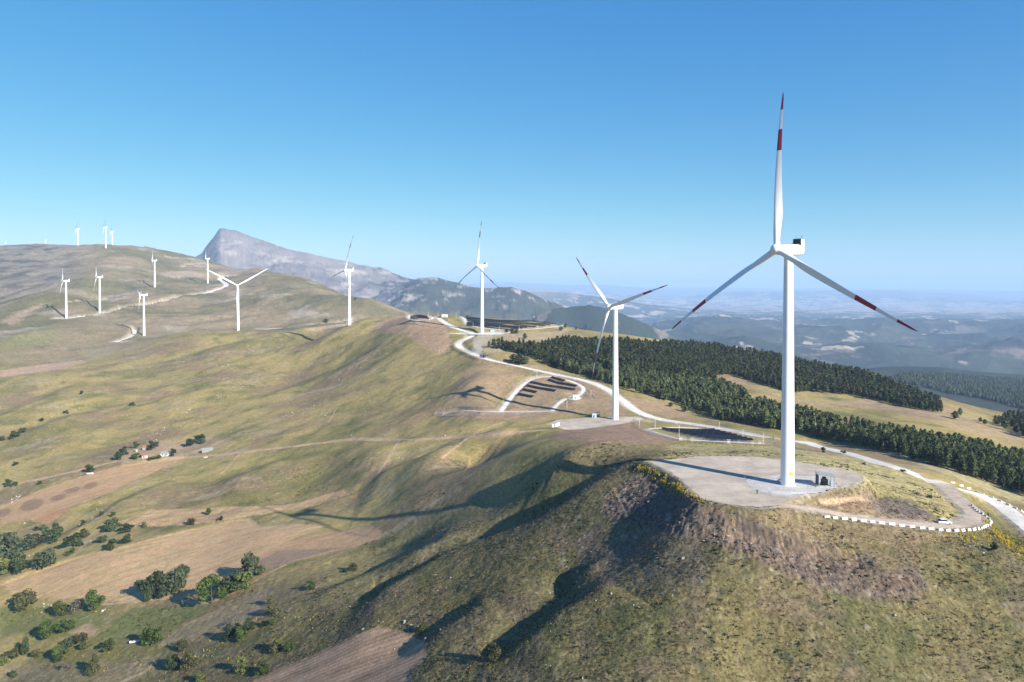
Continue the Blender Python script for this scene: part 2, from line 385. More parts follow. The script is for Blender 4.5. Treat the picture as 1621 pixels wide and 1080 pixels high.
DIRT = {  # bare earth tracks, painted as soil on the ground itself: pixels, width
 'track': ([(862,681),(800,686),(740,691),(690,695),(620,697),(560,694.5),(520,700),(470,706),(400,714),(350,720),(300,724),(262,726)], 5.0),
 'bank': ([(0,773),(30,765),(70,757),(110,748),(150,739),(185,730)], 4.0),
 'cut': ([(800,668),(770,677),(745,690),(725,705),(700,725)], 2.0),
 'cut2': ([(632,698),(622,712),(610,735),(598,750)], 2.0),
 'cut3': ([(380,718),(365,735),(350,750)], 2.0),
 'cut4': ([(533,645),(526,660),(520,668)], 1.6),
 'cut5': ([(622,778),(605,797)], 2.5),
 'lane': ([(143,848),(133,862),(122,876),(112,882)], 3.0),
 'lane2': ([(165,955),(210,925),(240,907),(262,895)], 2.0),
 'lane3': ([(165,957),(220,952),(265,945),(320,958),(370,940),(420,910),(450,895)], 2.0),
 'lane4': ([(395,888),(420,872),(440,862)], 1.8),
 'lane5': ([(190,1080),(215,1070),(235,1060),(242,1050)], 2.2),
 'spur': ([(1300,795),(1330,793),(1365,790)], 1.5),
 'apath': ([(853,645),(880,635),(905,627)], 1.6),
 'apath2': ([(815,640),(835,650)], 1.5),
 'fartrack': ([(100,478),(160,474),(240,472)], 5.0),
 'fartrack2': ([(235,498),(300,498),(380,502)], 4.0),
}
PADS = {
 'pad1': ([(1022,735),(1045,729.5),(1100,727.5),(1200,727.5),(1250,731),(1290,738),(1330,750),(1360,766),(1369,776),(1362,783),(1335,781),(1310,787),(1275,797),(1240,811),(1205,812),(1160,802),(1115,787),(1085,772),(1055,752)], 0.0),
 'pad2': ([(868,673),(884,666),(925,662),(960,660),(1012,661),(1020,666),(985,671),(940,676),(900,680)], None),
 'pad3': ([(706,530),(725,525),(800,523),(822,527),(790,532),(745,533)], None),
 'base_mid': ([(897,632),(905,624),(918,625),(922,633),(910,637)], None),
}
rmask = np.zeros_like(Z); dust = np.zeros_like(Z)
Zr = Z1.copy()
PADP = {}
for n, (px, zz) in PADS.items():
    P = line_xy(G1, px, closed=True, step=12)[:-1]
    zz = float(np.mean(G1.h(P[:, 0], P[:, 1]))) if zz is None else zz
    PADP[n] = (P, zz)
    idx = bbox_idx(P, 14); sd = poly_sd(X[idx], Y[idx], P)
    w = sstep(-6 if n == 'pad1' else -9, 0.3, sd)
    Zr[idx] = Zr[idx] * (1 - w) + zz * w
    rmask[idx] = np.maximum(rmask[idx], sstep(-2.5, 0, sd))
    dust[idx] = np.maximum(dust[idx], .6 * sstep(-2.5, .5, sd + 1.5 * fbm(X[idx], Y[idx], 5, 3, 77)))
Gr = Ground(Zr)
ROADP = {}
for n, r in ROADS.items():
    P = line_xy(G1, smooth_poly(r['px'], 2), r['dmin'], step=4)
    if n == 'main': P = smooth_poly(P[::2], 2)
    # even spacing
    L = np.concatenate([[0], np.cumsum(np.hypot(*np.diff(P, axis=0).T))])
    k = max(3, int(L[-1] / 3.0)); t = np.linspace(0, L[-1], k)
    P = np.stack([np.interp(t, L, P[:, 0]), np.interp(t, L, P[:, 1])], 1)
    zc = Gr.h(P[:, 0], P[:, 1])
    m = 9 if r['w'] > 5 else 5
    ker = np.hanning(2 * m + 3)[1:-1]; ker /= ker.sum()
    zc = np.convolve(np.pad(zc, m, mode='edge'), ker, 'valid')
    ROADP[n] = (P, zc, r['w'])
    idx = bbox_idx(P, r['w'] / 2 + 12); x, y = X[idx], Y[idx]
    d, sg, tt, Lt = seg_dist(x, y, P)
    zz = np.interp(tt, np.linspace(0, Lt, len(zc)), zc)
    big = 2.2 if r['w'] < 5 else 5 + .3 * r['w']
    w = 1 - sstep(r['w'] / 2 + .6, r['w'] / 2 + big, d)
    Zr[idx] = Zr[idx] * (1 - w) + zz * w
    rmask[idx] = np.maximum(rmask[idx], 1 - sstep(r['w'] / 2, r['w'] / 2 + 4, d))
    dust[idx] = np.maximum(dust[idx], .8 * (1 - sstep(r['w'] / 2 - .5, r['w'] / 2 + 1.5 + .35 * r['w'], d)))

# ---------------------------------------------------------------- relief noise
Rg = RR[:, None] + 0 * X
UUm = X / np.maximum(Y, 1) * FPX + CX
nearm = 1 - sstep(900, 1500, Rg)
N = np.zeros_like(Z)
mid = sstep(60, 200, Rg)
n1 = fbm(X, Y, 70, 4, 3); n2 = fbm(X, Y, 17, 4, 5)
front = sstep(330, 250, Rg) if False else 1 - sstep(290, 400, Rg)
N += (1 - sstep(1500, 4500, Rg)) * mid * (1.5 * n1 + .45 * n2)
# small drainage folds on the big hillsides
rid = ridged(X + 12 * n1, Y + 12 * n1, 95, 4, 21)
hill = sstep(380, 600, Rg) * (1 - sstep(1300, 1700, Rg)) * (1 - sstep(-.02, .12, np.arctan2(X, Y) + 0 * X))
N += hill * 2.0 * rid
farh = sstep(1500, 2000, Rg) * (1 - sstep(3800, 4500, Rg))
leftf = 1 - sstep(-.2, .0, np.arctan2(X, Y))
N += farh * leftf * (19 * ridged(X, Y, 420, 5, 31, .55) + 4 * fbm(X, Y, 60, 3, 33))
N += farh * (1 - leftf) * (10 * ridged(X, Y, 500, 4, 35))
mt = sstep(4200, 5200, Rg) * (1 - sstep(8000, 9500, Rg)) * (1 - sstep(.02, .10, np.arctan2(X, Y)))
crm = np.clip(np.minimum(np.abs(Y - 6600) / 700 + sstep(560, 700, UUm), np.abs(Y - 5500) / 500 + 1 - sstep(560, 700, UUm)) + .15, .15, 1)
N += mt * crm * sstep(560, 720, UUm) * 45 * ridged(X, Y, 420, 5, 45, .6)
N += mt * crm * (68 * (ridged(X + 60 * n1, Y * .55, 620, 6, 41, .6) - .45) + 14 * fbm(X, Y, 160, 4, 43, .6))
vr = sstep(2500, 5000, Rg) * sstep(-.02, .12, np.arctan2(X, Y))
N += vr * sstep(3600, 6500, Rg) * (1 - sstep(9000, 15000, Rg)) * (120 * (ridged(X, Y, 1700, 6, 51, .55) - .3) + 25 * fbm(X, Y, 500, 4, 52))
N += sstep(14000, 26000, Rg) * 130 * fbm(X, Y, 9000, 4, 55)
# broken ground close by
n3 = fbm(X, Y, 3.2, 3, 61); n4 = fbm(X, Y, 1.1, 2, 63)
N += (1 - sstep(330, 520, Rg)) * mid * (.30 * n3 + .20 * n4)
# spoil banks under the pad: rills running down the slope
SPOIL = line_xy(G1, [(950,800),(985,765),(1018,752),(1060,772),(1110,797),(1160,815),(1215,835),(1265,853),(1320,868),(1372,878),(1395,893),(1370,912),(1400,905),(1440,893),(1462,912),(1466,932),(1440,948),(1380,948),(1300,930),(1225,900),(1150,872),(1080,848),(1010,828),(965,822)], closed=True, step=12)[:-1]
idx = bbox_idx(SPOIL, 6); sdS = poly_sd(X[idx], Y[idx], SPOIL)
spoil = np.zeros_like(Z); spoil[idx] = sstep(-2.5, 2, sdS + 2.5 * n3[idx])
thc = np.arctan2(X - 85, Y - 275)
rill = 1 - 2 * np.abs(perlin(thc * 60 + 1.3 * n3 + .5 * n2, np.hypot(X - 85, Y - 275) / 30, 71))
n5 = fbm(X, Y, 2.0, 3, 65, .6)
N += spoil * (.12 * rill + .45 * n3 + .45 * n5 + .2 * n4)
# scarp along the upper edge of the spoil
SC = line_xy(G1, [(1150,812),(1200,830),(1250,852),(1290,862),(1330,868),(1380,874)], step=8)
idx = bbox_idx(SC, 14); d, sg, tt, Lt = seg_dist(X[idx], Y[idx], SC)
below = np.hypot(X[idx], Y[idx]) < np.interp(np.arctan2(X[idx], Y[idx]), np.arctan2(SC[:, 0], SC[:, 1]), np.hypot(SC[:, 0], SC[:, 1]))
e = sstep(0, .15, tt / Lt) * (1 - sstep(.85, 1, tt / Lt))
N[idx] -= 2.2 * e * np.where(below, sstep(0, 2.2, d) * (1 - sstep(4, 13, d)), 0)
FLD = [[(0,830),(0,802),(60,778),(150,748),(230,731),(300,724),(250,745),(180,777),(120,800),(70,820)],
 [(0,925),(60,905),(130,880),(190,868),(250,850),(320,835),(370,824),(400,822),(412,834),(470,829),(510,833),(590,832),(604,841),(600,852),(560,866),(500,879),(415,902),(370,915),(290,948),(200,953),(60,948),(20,938)],
 [(385,1085),(440,1060),(500,1035),(545,1013),(600,991),(640,1000),(668,1015),(680,1030),(668,1048),(655,1062),(648,1090)]]
fieldm = np.zeros_like(Z)
for px in FLD:
    P = line_xy(G1, px, closed=True, step=10)[:-1]; idx = bbox_idx(P, 2)
    fieldm[idx] = np.maximum(fieldm[idx], sstep(-1, 3, poly_sd(X[idx], Y[idx], P)))
N *= (1 - rmask) * (1 - .8 * fieldm)
ZF = Zr + N
G = Ground(ZF)

# ---------------------------------------------------------------- what grows or lies where (albedo)
def C(*c): return np.array(c, np.float32)
def mix(A, B, t): return A + (B - A) * t[..., None]
big = fbm(X, Y, 130, 4, 81); med = fbm(X, Y, 28, 4, 83); fin = fbm(X, Y, 6, 3, 85); mic = fbm(X, Y, 1.6, 2, 87)
lon = fbm(X * .35 + Y * .1, Y * 1.2, 40, 4, 89)
straw = C(.305, .235, .092); olive = C(.195, .165, .06); green = C(.085, .105, .030); brown = C(.21, .145, .085); pale = C(.30, .245, .15)
scrub = C(.055, .055, .03); soil = C(.34, .215, .13); rock = C(.30, .275, .25); gravel = C(.42, .375, .33); dustc = C(.50, .44, .37)
col = np.empty(X.shape + (3,), np.float32); col[:] = straw
col = mix(col, olive, sstep(-.15, .35, big + .5 * med))
col = mix(col, brown, .8 * sstep(-.08, .4, fbm(X, Y, 90, 4, 91) + .35 * lon))
col = mix(col, green, .55 * sstep(.12, .5, med + .4 * fin))
col = mix(col, pale, .6 * sstep(.2, .5, lon + .3 * fin))
# valley side in the foreground: greener, with scrub
AZm = np.arctan2(X, Y) + 0 * X
fore = 1 - sstep(300, 430, Rg)
fcol = mix(mix(np.broadcast_to(C(.126, .107, .049), col.shape), np.broadcast_to(C(.085, .085, .036), col.shape), sstep(-.1, .3, med + .5 * fin)), np.broadcast_to(C(.140, .104, .072), col.shape), .8 * sstep(-.05, .35, fbm(X, Y, 24, 4, 95) + .3 * fin))
col = mix(col, fcol, .85 * fore)
col = mix(col, scrub, .65 * fore * sstep(.12, .42, fin + .5 * mic))
col = mix(col, C(.22, .185, .09), .4 * fore * sstep(.22, .5, fbm(X, Y, 11, 3, 97)))
# drier crests, as the wind leaves them
lap = np.zeros_like(Z)
# far left hills: greyer heath
fh = sstep(1350, 1800, Rg) * (1 - sstep(3900, 4400, Rg)) * leftf
hc = mix(np.broadcast_to(C(.225, .175, .105), col.shape), np.broadcast_to(C(.135, .12, .06), col.shape), sstep(-.25, .25, fbm(X, Y, 330, 5, 101)))
hc = mix(hc, C(.32, .27, .21), .6 * sstep(.15, .5, fbm(X, Y, 120, 5, 103)))
crag = sstep(2300, 2600, Rg) * (1 - sstep(90, 150, UUm + 25 * med))
hc = mix(hc, mix(np.broadcast_to(C(.20, .172, .135), col.shape), np.broadcast_to(C(.07, .065, .06), col.shape), sstep(-.05, .3, fbm(X, ZF * 2 + Y * .3, 70, 5, 107, .6))), .8 * crag)
hc = mix(hc, C(.08, .08, .05), .6 * sstep(.25, .5, fbm(X, Y, 50, 4, 105)))
col = mix(col, hc, fh)
# grey limestone mountain and the wooded blue one beside it
um = np.tan(AZm) * FPX + CX
m1 = sstep(4300, 5000, Rg) * (1 - sstep(12000, 14000, Rg)) * (1 - sstep(.05, .12, AZm))
rk = mix(np.broadcast_to(C(.20, .175, .165), col.shape), np.broadcast_to(C(.11, .098, .094), col.shape), sstep(-.1, .4, fbm(X, Y, 700, 6, 111, .6)))
rk = mix(rk, C(.36, .31, .255), .85 * sstep(.08, .35, fbm(X, ZF * 3.5 + .15 * Y, 260, 5, 113, .62)) * (1 - sstep(380, 520, ZF + .12 * (X + 2000))))
rk = mix(rk, C(.09, .085, .075), .6 * sstep(.1, .4, fbm(X, Y, 190, 5, 114, .65)))
wood = sstep(-.10, .10, fbm(X, Y, 170, 6, 115, .72) + .30 * sstep(600, 700, um) - .9 * (1 - sstep(430, 640, um)) + .22 * (1 - sstep(-100, 60, ZF)) - .14)
rk = mix(rk, C(.27, .245, .225), .6 * sstep(560, 700, um))
rk = mix(rk, C(.030, .040, .030), .92 * wood)
rk = mix(rk, C(.13, .12, .08), (sstep(4300, 4800, Rg) * (1 - sstep(5600, 6000, Rg)) * (1 - sstep(330, 420, um))) * .9)
col = mix(col, rk, m1)
dk = sstep(3000, 3500, Rg) * (1 - sstep(4600, 5000, Rg)) * sstep(780, 850, um) * (1 - sstep(1090, 1120, um))
dh = mix(np.broadcast_to(C(.032, .042, .032), col.shape), np.broadcast_to(C(.28, .23, .17), col.shape), .8 * sstep(.22, .42, fbm(X, Y, 260, 5, 117)) + .6 * sstep(1000, 1060, um) * sstep(.0, .3, fbm(X, Y, 200, 4, 118)))
col = mix(col, dh, dk)
# wide valley: woods, ploughland, pale stubble
va = sstep(1250, 1700, Rg) * sstep(.02, .10, AZm) * (1 - dk)
vc = mix(np.broadcast_to(C(.034, .043, .034), col.shape), np.broadcast_to(C(.058, .066, .045), col.shape), sstep(-.3, .3, fbm(X, Y, 900, 5, 121)))
fld = fbm(X, Y, 650, 5, 123, .7) + .25 * fbm(X, Y, 230, 3, 124)
vc = mix(vc, C(.42, .34, .25), .9 * sstep(.27, .36, fld + .16 * sstep(8000, 11000, Rg) + .22 * sstep(14000, 17000, Rg) * (1 - sstep(23000, 27000, Rg)) - .5 * (1 - sstep(3400, 4400, Rg))))
vc = mix(vc, C(.19, .15, .115), .75 * sstep(.18, .34, fbm(X, Y, 600, 6, 125, .68)) * sstep(3500, 5000, Rg))
col = mix(col, vc, va)
col = mix(col, C(.11, .13, .09), .8 * sstep(26000, 30000, Rg))

def paint(G_, px, c, soft=1.5, amt=1.0, rag=0.0, tex=None, dmin=0):
    P = line_xy(G_, px, dmin, closed=True, step=10)[:-1]
    idx = bbox_idx(P, soft + 2 * rag + 1)
    sd = poly_sd(X[idx], Y[idx], P) + rag * (fin[idx] + .7 * med[idx] + .5 * mic[idx])
    w = amt * sstep(-soft, soft, sd)
    cc = np.broadcast_to(np.array(c, np.float32), (len(w), 3)) if tex is None else tex(X[idx], Y[idx], np.array(c, np.float32))
    col[idx] = col[idx] + (cc - col[idx]) * w[:, None]
    return P
def streaks(ang, wl, amp, c2=None):
    def f(x, y, c):
        ca, sa = math.cos(ang), math.sin(ang)
        a = x * ca + y * sa; b = -x * sa + y * ca
        n = fbm(a / 14, b, wl, 3, 131) + .5 * fbm(x, y, 9, 3, 133)
        o = c[None] * (1 + amp * n[:, None])
        if c2 is not None: o = o + (np.array(c2, np.float32) - o) * (.75 * sstep(.12, .45, n + .25 * fbm(x, y, 25, 2, 135)))[:, None]
        return o.astype(np.float32)
    return f
def furrows(ang, wl, amp):
    def f(x, y, c):
        ca, sa = math.cos(ang), math.sin(ang)
        a = x * ca + y * sa; b = -x * sa + y * ca
        w = b + .8 * fbm(a, b, 30, 2, 161) + 1.2 * fbm(a, b, 90, 2, 163)
        n = np.sin(2 * math.pi * w / wl) * (.6 + .4 * fbm(a / 10, b, 3, 2, 165)) + .55 * np.sin(2 * math.pi * w / (wl * 4.3))
        return (c[None] * (1 + amp * .5 * n + .25 * fbm(x, y, 12, 3, 167))[:, None]).astype(np.float32)
    return f
gw = lambda a, b: math.atan2((b - a).y, (b - a).x)
fdir = gw(G.at(150, 910), G.at(400, 840))
# fields
paint(G, [(0,830),(0,802),(60,778),(150,748),(230,731),(300,724),(250,745),(180,777),(120,800),(70,820)], (.42,.265,.14), 1.2, .95, 1.0, streaks(fdir, 5, .25))
for cx_, cy_, rx, ry in [(50,800,20,9),(92,788,13,5),(115,776,14,4),(143,769,12,5),(5,812,14,6)]:
    paint(G, [(cx_ + rx * math.cos(a), cy_ - rx * .25 * math.cos(a) + ry * math.sin(a)) for a in np.linspace(0, 6.2, 12)], (.22,.14,.09), 1.6, .75, 2.2)
paint(G, [(52,823),(80,808),(112,803),(92,820),(72,831)], (.40,.215,.11), 1.5, .9, 2)
paint(G, [(0,925),(60,905),(130,880),(190,868),(250,850),(320,835),(370,824),(400,822),(412,834),(470,829),(510,833),(505,840),(470,850),(440,864),(415,882),(370,915),(310,938),(290,948),(200,953),(120,948),(60,948),(20,938)], (.47,.305,.16), .9, .98, .7, streaks(fdir, 4, .35, (.27,.215,.10)))
paint(G, [(400,892),(420,874),(445,861),(500,847),(560,837),(590,832),(604,841),(600,852),(560,866),(500,879),(450,893),(415,902)], (.39,.25,.135), .9, .97, .6, streaks(fdir, 3, .3))
paint(G, [(405,890),(440,872),(520,868),(560,864),(500,879),(450,893),(415,902)], (.23,.165,.115), 2, .8, 1.5)
paint(G, [(188,826),(240,808),(330,804),(400,802),(450,800),(500,788),(545,775),(550,783),(500,800),(430,812),(320,829),(200,836)], (.41,.27,.14), 1.2, .95, 1.5, streaks(fdir, 5, .3))
paint(G, [(0,965),(70,958),(150,975),(170,995),(120,1008),(0,1000)], (.145,.155,.05), 3, .8, 4)
paint(G, [(160,1008),(175,985),(210,962),(310,960),(330,965),(280,992),(240,1012),(190,1015)], (.135,.15,.05), 2, .8, 3.5)
paint(G, [(245,1022),(300,985),(345,965),(420,930),(440,925),(425,945),(385,985),(330,1008),(270,1022)], (.26,.20,.11), 2, .85, 2, streaks(fdir, 4, .3))
paint(G, [(110,1000),(140,985),(155,995),(150,1008),(120,1012)], (.38,.25,.15), 1.5, .8, 1.5)
paint(G, [(200,1080),(260,1050),(330,1035),(240,1040),(120,1060),(0,1045),(0,1080)], (.25,.19,.11), 4, .7, 4)
pdir = gw(G.at(420, 1078), G.at(600, 1000))
PLOUGH = paint(G, [(385,1085),(440,1060),(500,1035),(545,1013),(600,991),(640,1000),(668,1015),(680,1030),(668,1048),(655,1062),(648,1090)], (.33,.215,.13), .6, 1.0, .5, furrows(pdir, 2.6, .5))
paint(G, [(390,955),(430,935),(430,960),(405,985)], (.30,.20,.135), 2, .6, 2)
paint(G, [(485,940),(520,905),(500,930),(460,965)], (.24,.16,.11), 2, .6, 2)
# bare ground round the arrays and masts
paint(G, [(596,512),(628,500),(690,503),(705,515),(716,545),(700,562),(660,545),(640,527),(600,526)], (.34,.22,.14), 4, .85, 5)
paint(G, [(740,585),(780,578),(830,590),(812,612),(780,640),(700,640),(690,655),(720,610)], (.30,.20,.125), 8, .7, 6)
paint(G, [(870,588),(945,605),(985,640),(1000,660),(930,655),(860,660),(780,655),(830,600)], (.28,.19,.12), 5, .75, 5)
paint(G, [(985,625),(1060,640),(1105,662),(1060,662),(1010,648)], (.31,.205,.13), 5, .8, 5)
paint(G, [(865,690),(900,678),(1000,668),(1050,690),(1080,700),(1010,703),(930,702)], (.27,.17,.115), 4, .85, 4)
paint(G, [(690,650),(740,640),(800,648),(870,658),(860,668),(760,662),(700,664)], (.32,.21,.13), 3, .7, 3)
paint(G, [(780,575),(850,577),(880,585),(960,605),(975,612),(900,592),(800,575)], (.30,.23,.13), 3, .6, 3)
paint(G, [(745,533),(790,530),(880,525),(905,520),(870,540),(780,560),(765,560)], (.33,.26,.17), 5, .6, 5)
for px in ([(1120,598),(1160,598),(1215,622),(1260,640),(1340,650),(1250,628),(1180,610)], [(1310,640),(1400,625),(1480,640),(1620,690),(1621,705),(1500,675),(1400,650)]):
    paint(G, px, (.31,.215,.135), 6, .6, 8, streaks(-.6, 8, .4))
paint(G, [(1060,705),(1150,702),(1260,712),(1360,726),(1440,750),(1500,790),(1520,830),(1470,815),(1420,790),(1340,762),(1270,732),(1180,722),(1050,726)], (.33,.275,.13), 4, .8, 4, streaks(.2, 5, .4))
paint(G, [(1400,715),(1500,752),(1621,800),(1621,780),(1500,735),(1420,715)], (.34,.29,.15), 3, .8, 2)
paint(G, [(1245,812),(1300,800),(1370,785),(1420,800),(1490,832),(1400,822),(1300,808)], (.26,.175,.11), 2, .85, 2.5)
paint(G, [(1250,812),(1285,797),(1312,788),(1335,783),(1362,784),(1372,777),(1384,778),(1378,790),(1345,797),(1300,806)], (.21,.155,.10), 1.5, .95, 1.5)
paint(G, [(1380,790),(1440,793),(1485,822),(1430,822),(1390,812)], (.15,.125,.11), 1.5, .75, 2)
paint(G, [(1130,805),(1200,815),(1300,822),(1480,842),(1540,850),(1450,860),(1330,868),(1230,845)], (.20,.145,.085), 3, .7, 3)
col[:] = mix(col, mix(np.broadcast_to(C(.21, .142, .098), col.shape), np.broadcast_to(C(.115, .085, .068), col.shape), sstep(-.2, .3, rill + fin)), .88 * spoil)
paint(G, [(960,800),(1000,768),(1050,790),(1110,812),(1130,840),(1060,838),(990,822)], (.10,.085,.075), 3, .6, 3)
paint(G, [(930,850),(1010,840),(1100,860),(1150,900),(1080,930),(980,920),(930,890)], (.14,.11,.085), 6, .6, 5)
paint(G, [(190,716),(260,700),(330,690),(370,700),(330,716),(290,722),(240,728),(190,735)], (.36,.25,.16), 4, .7, 5)
paint(G, [(0,587),(60,578),(130,570),(137,573),(110,582),(40,592),(0,598)], (.40,.265,.175), 5, .9, 5)
paint(G, [(0,540),(40,528),(70,512),(100,520),(80,540),(40,552),(0,558)], (.18,.175,.07), 15, .55, 20)
paint(G, [(0,510),(20,500),(60,482),(75,480),(40,500),(20,515)], (.36,.25,.18), 12, .7, 15)
paint(G, [(560,500),(548,512),(500,518),(480,522),(500,524),(560,514)], (.40,.29,.20), 3, .8, 3)
paint(G, [(352,463),(380,458),(400,466),(370,470)], (.33,.24,.17), 12, .8, 12)
paint(G, [(250,433),(300,428),(318,432),(330,438),(270,440)], (.34,.25,.18), 15, .8, 15)
for n, (px, w) in DIRT.items():
    far = n.startswith('far')
    P = line_xy(G, smooth_poly(px, 1), 1500 if far else 0, step=6)
    idx = bbox_idx(P, w * 2 + 2); d, sg, tt, Lt = seg_dist(X[idx], Y[idx], P)
    ww = .9 * (1 - sstep(w * .35, w * .75, d + .25 * w * (fin[idx] + mic[idx])))
    if n in ('lane', 'lane5'): ww *= .45 + .55 * sstep(.3, .6, np.abs(d - .9))
    col[idx] += (C(.42, .285, .18) - col[idx]) * ww[:, None]
# dust and gravel along the roads
col[:] = mix(col, mix(np.broadcast_to(C(.36, .29, .22), col.shape), np.broadcast_to(C(.46, .40, .33), col.shape), sstep(-.3, .3, med)), np.clip(dust * (1 + .5 * fin), 0, 1))
# scattered outcrops and stony places
st = sstep(.40, .60, fbm(X, Y, 3.5, 3, 141) + .35 * fbm(X, Y, 120, 2, 143)) * (1 - rmask) * (1 - fore * .5) * (1 - sstep(1300, 1600, Rg))
col[:] = mix(col, C(.36, .32, .27), .5 * st)
mo = fbm(X, Y, .75, 2, 151)
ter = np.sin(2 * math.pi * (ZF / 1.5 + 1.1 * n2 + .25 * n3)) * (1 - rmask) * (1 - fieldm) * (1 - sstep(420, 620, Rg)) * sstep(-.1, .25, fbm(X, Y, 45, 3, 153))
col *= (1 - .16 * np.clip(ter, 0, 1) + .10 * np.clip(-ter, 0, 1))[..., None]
col *= (1 + (1 - .75 * fieldm) * ((.30 + .25 * fore) * mic + .20 * fin + .35 * fore * mo))[..., None]
col[:] = np.clip(col, .012, .75)

# ---------------------------------------------------------------- materials
def mat(name, base=(.5, .5, .5), rough=.7, metal=0.0, spec=.3):
    m = bpy.data.materials.new(name); m.use_nodes = True
    b = m.node_tree.nodes['Principled BSDF']
    b.inputs['Base Color'].default_value = (*base, 1); b.inputs['Roughness'].default_value = rough
    b.inputs['Metallic'].default_value = metal; b.inputs['Specular IOR Level'].default_value = spec
    return m
def nd(m, t, **kw):
    n = m.node_tree.nodes.new(t)
    for k, v in kw.items(): setattr(n, k, v)
    return n
def lk(m, a, b): m.node_tree.links.new(a, b)
def noisy(name, base, rough=.75, scale=4.0, amt=.25, spec=.25, bump=0.0, metal=0.0, detail=6):
    m = mat(name, base, rough, metal, spec)
    b = m.node_tree.nodes['Principled BSDF']
    tc = nd(m, 'ShaderNodeTexCoord'); n = nd(m, 'ShaderNodeTexNoise'); n.inputs['Scale'].default_value = scale; n.inputs['Detail'].default_value = detail
    lk(m, tc.outputs['Object'], n.inputs['Vector'])
    r = nd(m, 'ShaderNodeMapRange'); r.inputs['To Min'].default_value = 1 - amt; r.inputs['To Max'].default_value = 1 + amt
    r.inputs['From Min'].default_value = .3; r.inputs['From Max'].default_value = .7
    lk(m, n.outputs['Fac'], r.inputs['Value'])
    v = nd(m, 'ShaderNodeVectorMath', operation='SCALE'); v.inputs[0].default_value = base
    lk(m, r.outputs['Result'], v.inputs['Scale']); lk(m, v.outputs['Vector'], b.inputs['Base Color'])
    if bump:
        bp = nd(m, 'ShaderNodeBump'); bp.inputs['Strength'].default_value = bump; bp.inputs['Distance'].default_value = .1
        lk(m, n.outputs['Fac'], bp.inputs['Height']); lk(m, bp.outputs['Normal'], b.inputs['Normal'])
    return m
def noisy3(name, base, rough, layers, bump=.4, bs=2.0, spec=.1):
    m = mat(name, base, rough, 0, spec); b = m.node_tree.nodes['Principled BSDF']; tc = nd(m, 'ShaderNodeTexCoord')
    rgb = nd(m, 'ShaderNodeRGB'); rgb.outputs[0].default_value = (*base, 1); src = rgb.outputs[0]
    for sc, am, st in layers:
        mp = nd(m, 'ShaderNodeMapping'); mp.inputs['Scale'].default_value = st; lk(m, tc.outputs['Object'], mp.inputs['Vector'])
        n = nd(m, 'ShaderNodeTexNoise'); n.inputs['Scale'].default_value = sc; n.inputs['Detail'].default_value = 4; n.inputs['Roughness'].default_value = .6; lk(m, mp.outputs[0], n.inputs['Vector'])
        r = nd(m, 'ShaderNodeMapRange'); r.inputs['From Min'].default_value = .32; r.inputs['From Max'].default_value = .68; r.inputs['To Min'].default_value = 1 - am; r.inputs['To Max'].default_value = 1 + am; lk(m, n.outputs['Fac'], r.inputs['Value'])
        v = nd(m, 'ShaderNodeVectorMath', operation='SCALE'); lk(m, src, v.inputs[0]); lk(m, r.outputs['Result'], v.inputs['Scale']); src = v.outputs['Vector']
    lk(m, src, b.inputs['Base Color'])
    if bump:
        n = nd(m, 'ShaderNodeTexNoise'); n.inputs['Scale'].default_value = bs; n.inputs['Detail'].default_value = 6; lk(m, tc.outputs['Object'], n.inputs['Vector'])
        bp = nd(m, 'ShaderNodeBump'); bp.inputs['Strength'].default_value = bump; bp.inputs['Distance'].default_value = .12; lk(m, n.outputs['Fac'], bp.inputs['Height']); lk(m, bp.outputs['Normal'], b.inputs['Normal'])
    return m
def attr_mat(name, attr='Col', rough=.9, spec=.1, scales=((.9, .22), (.12, .12)), bump=.5, bscale=1.4, bdist=.35):
    m = mat(name, (.2, .2, .1), rough, 0, spec); b = m.node_tree.nodes['Principled BSDF']
    a = nd(m, 'ShaderNodeAttribute', attribute_name=attr)
    tc = nd(m, 'ShaderNodeTexCoord'); src = a.outputs['Color']
    for sc, am in scales:
        n = nd(m, 'ShaderNodeTexNoise'); n.inputs['Scale'].default_value = sc; n.inputs['Detail'].default_value = 5; n.inputs['Roughness'].default_value = .65
        lk(m, tc.outputs['Object'], n.inputs['Vector'])
        r = nd(m, 'ShaderNodeMapRange'); r.inputs['From Min'].default_value = .3; r.inputs['From Max'].default_value = .7
        r.inputs['To Min'].default_value = 1 - am; r.inputs['To Max'].default_value = 1 + am
        lk(m, n.outputs['Fac'], r.inputs['Value'])
        v = nd(m, 'ShaderNodeVectorMath', operation='SCALE'); lk(m, src, v.inputs[0]); lk(m, r.outputs['Result'], v.inputs['Scale']); src = v.outputs['Vector']
    lk(m, src, b.inputs['Base Color'])
    if bump:
        n = nd(m, 'ShaderNodeTexNoise'); n.inputs['Scale'].default_value = bscale; n.inputs['Detail'].default_value = 6; n.inputs['Roughness'].default_value = .7
        lk(m, tc.outputs['Object'], n.inputs['Vector'])
        bp = nd(m, 'ShaderNodeBump'); bp.inputs['Strength'].default_value = bump; bp.inputs['Distance'].default_value = bdist
        lk(m, n.outputs['Fac'], bp.inputs['Height']); lk(m, bp.outputs['Normal'], b.inputs['Normal'])
    return m

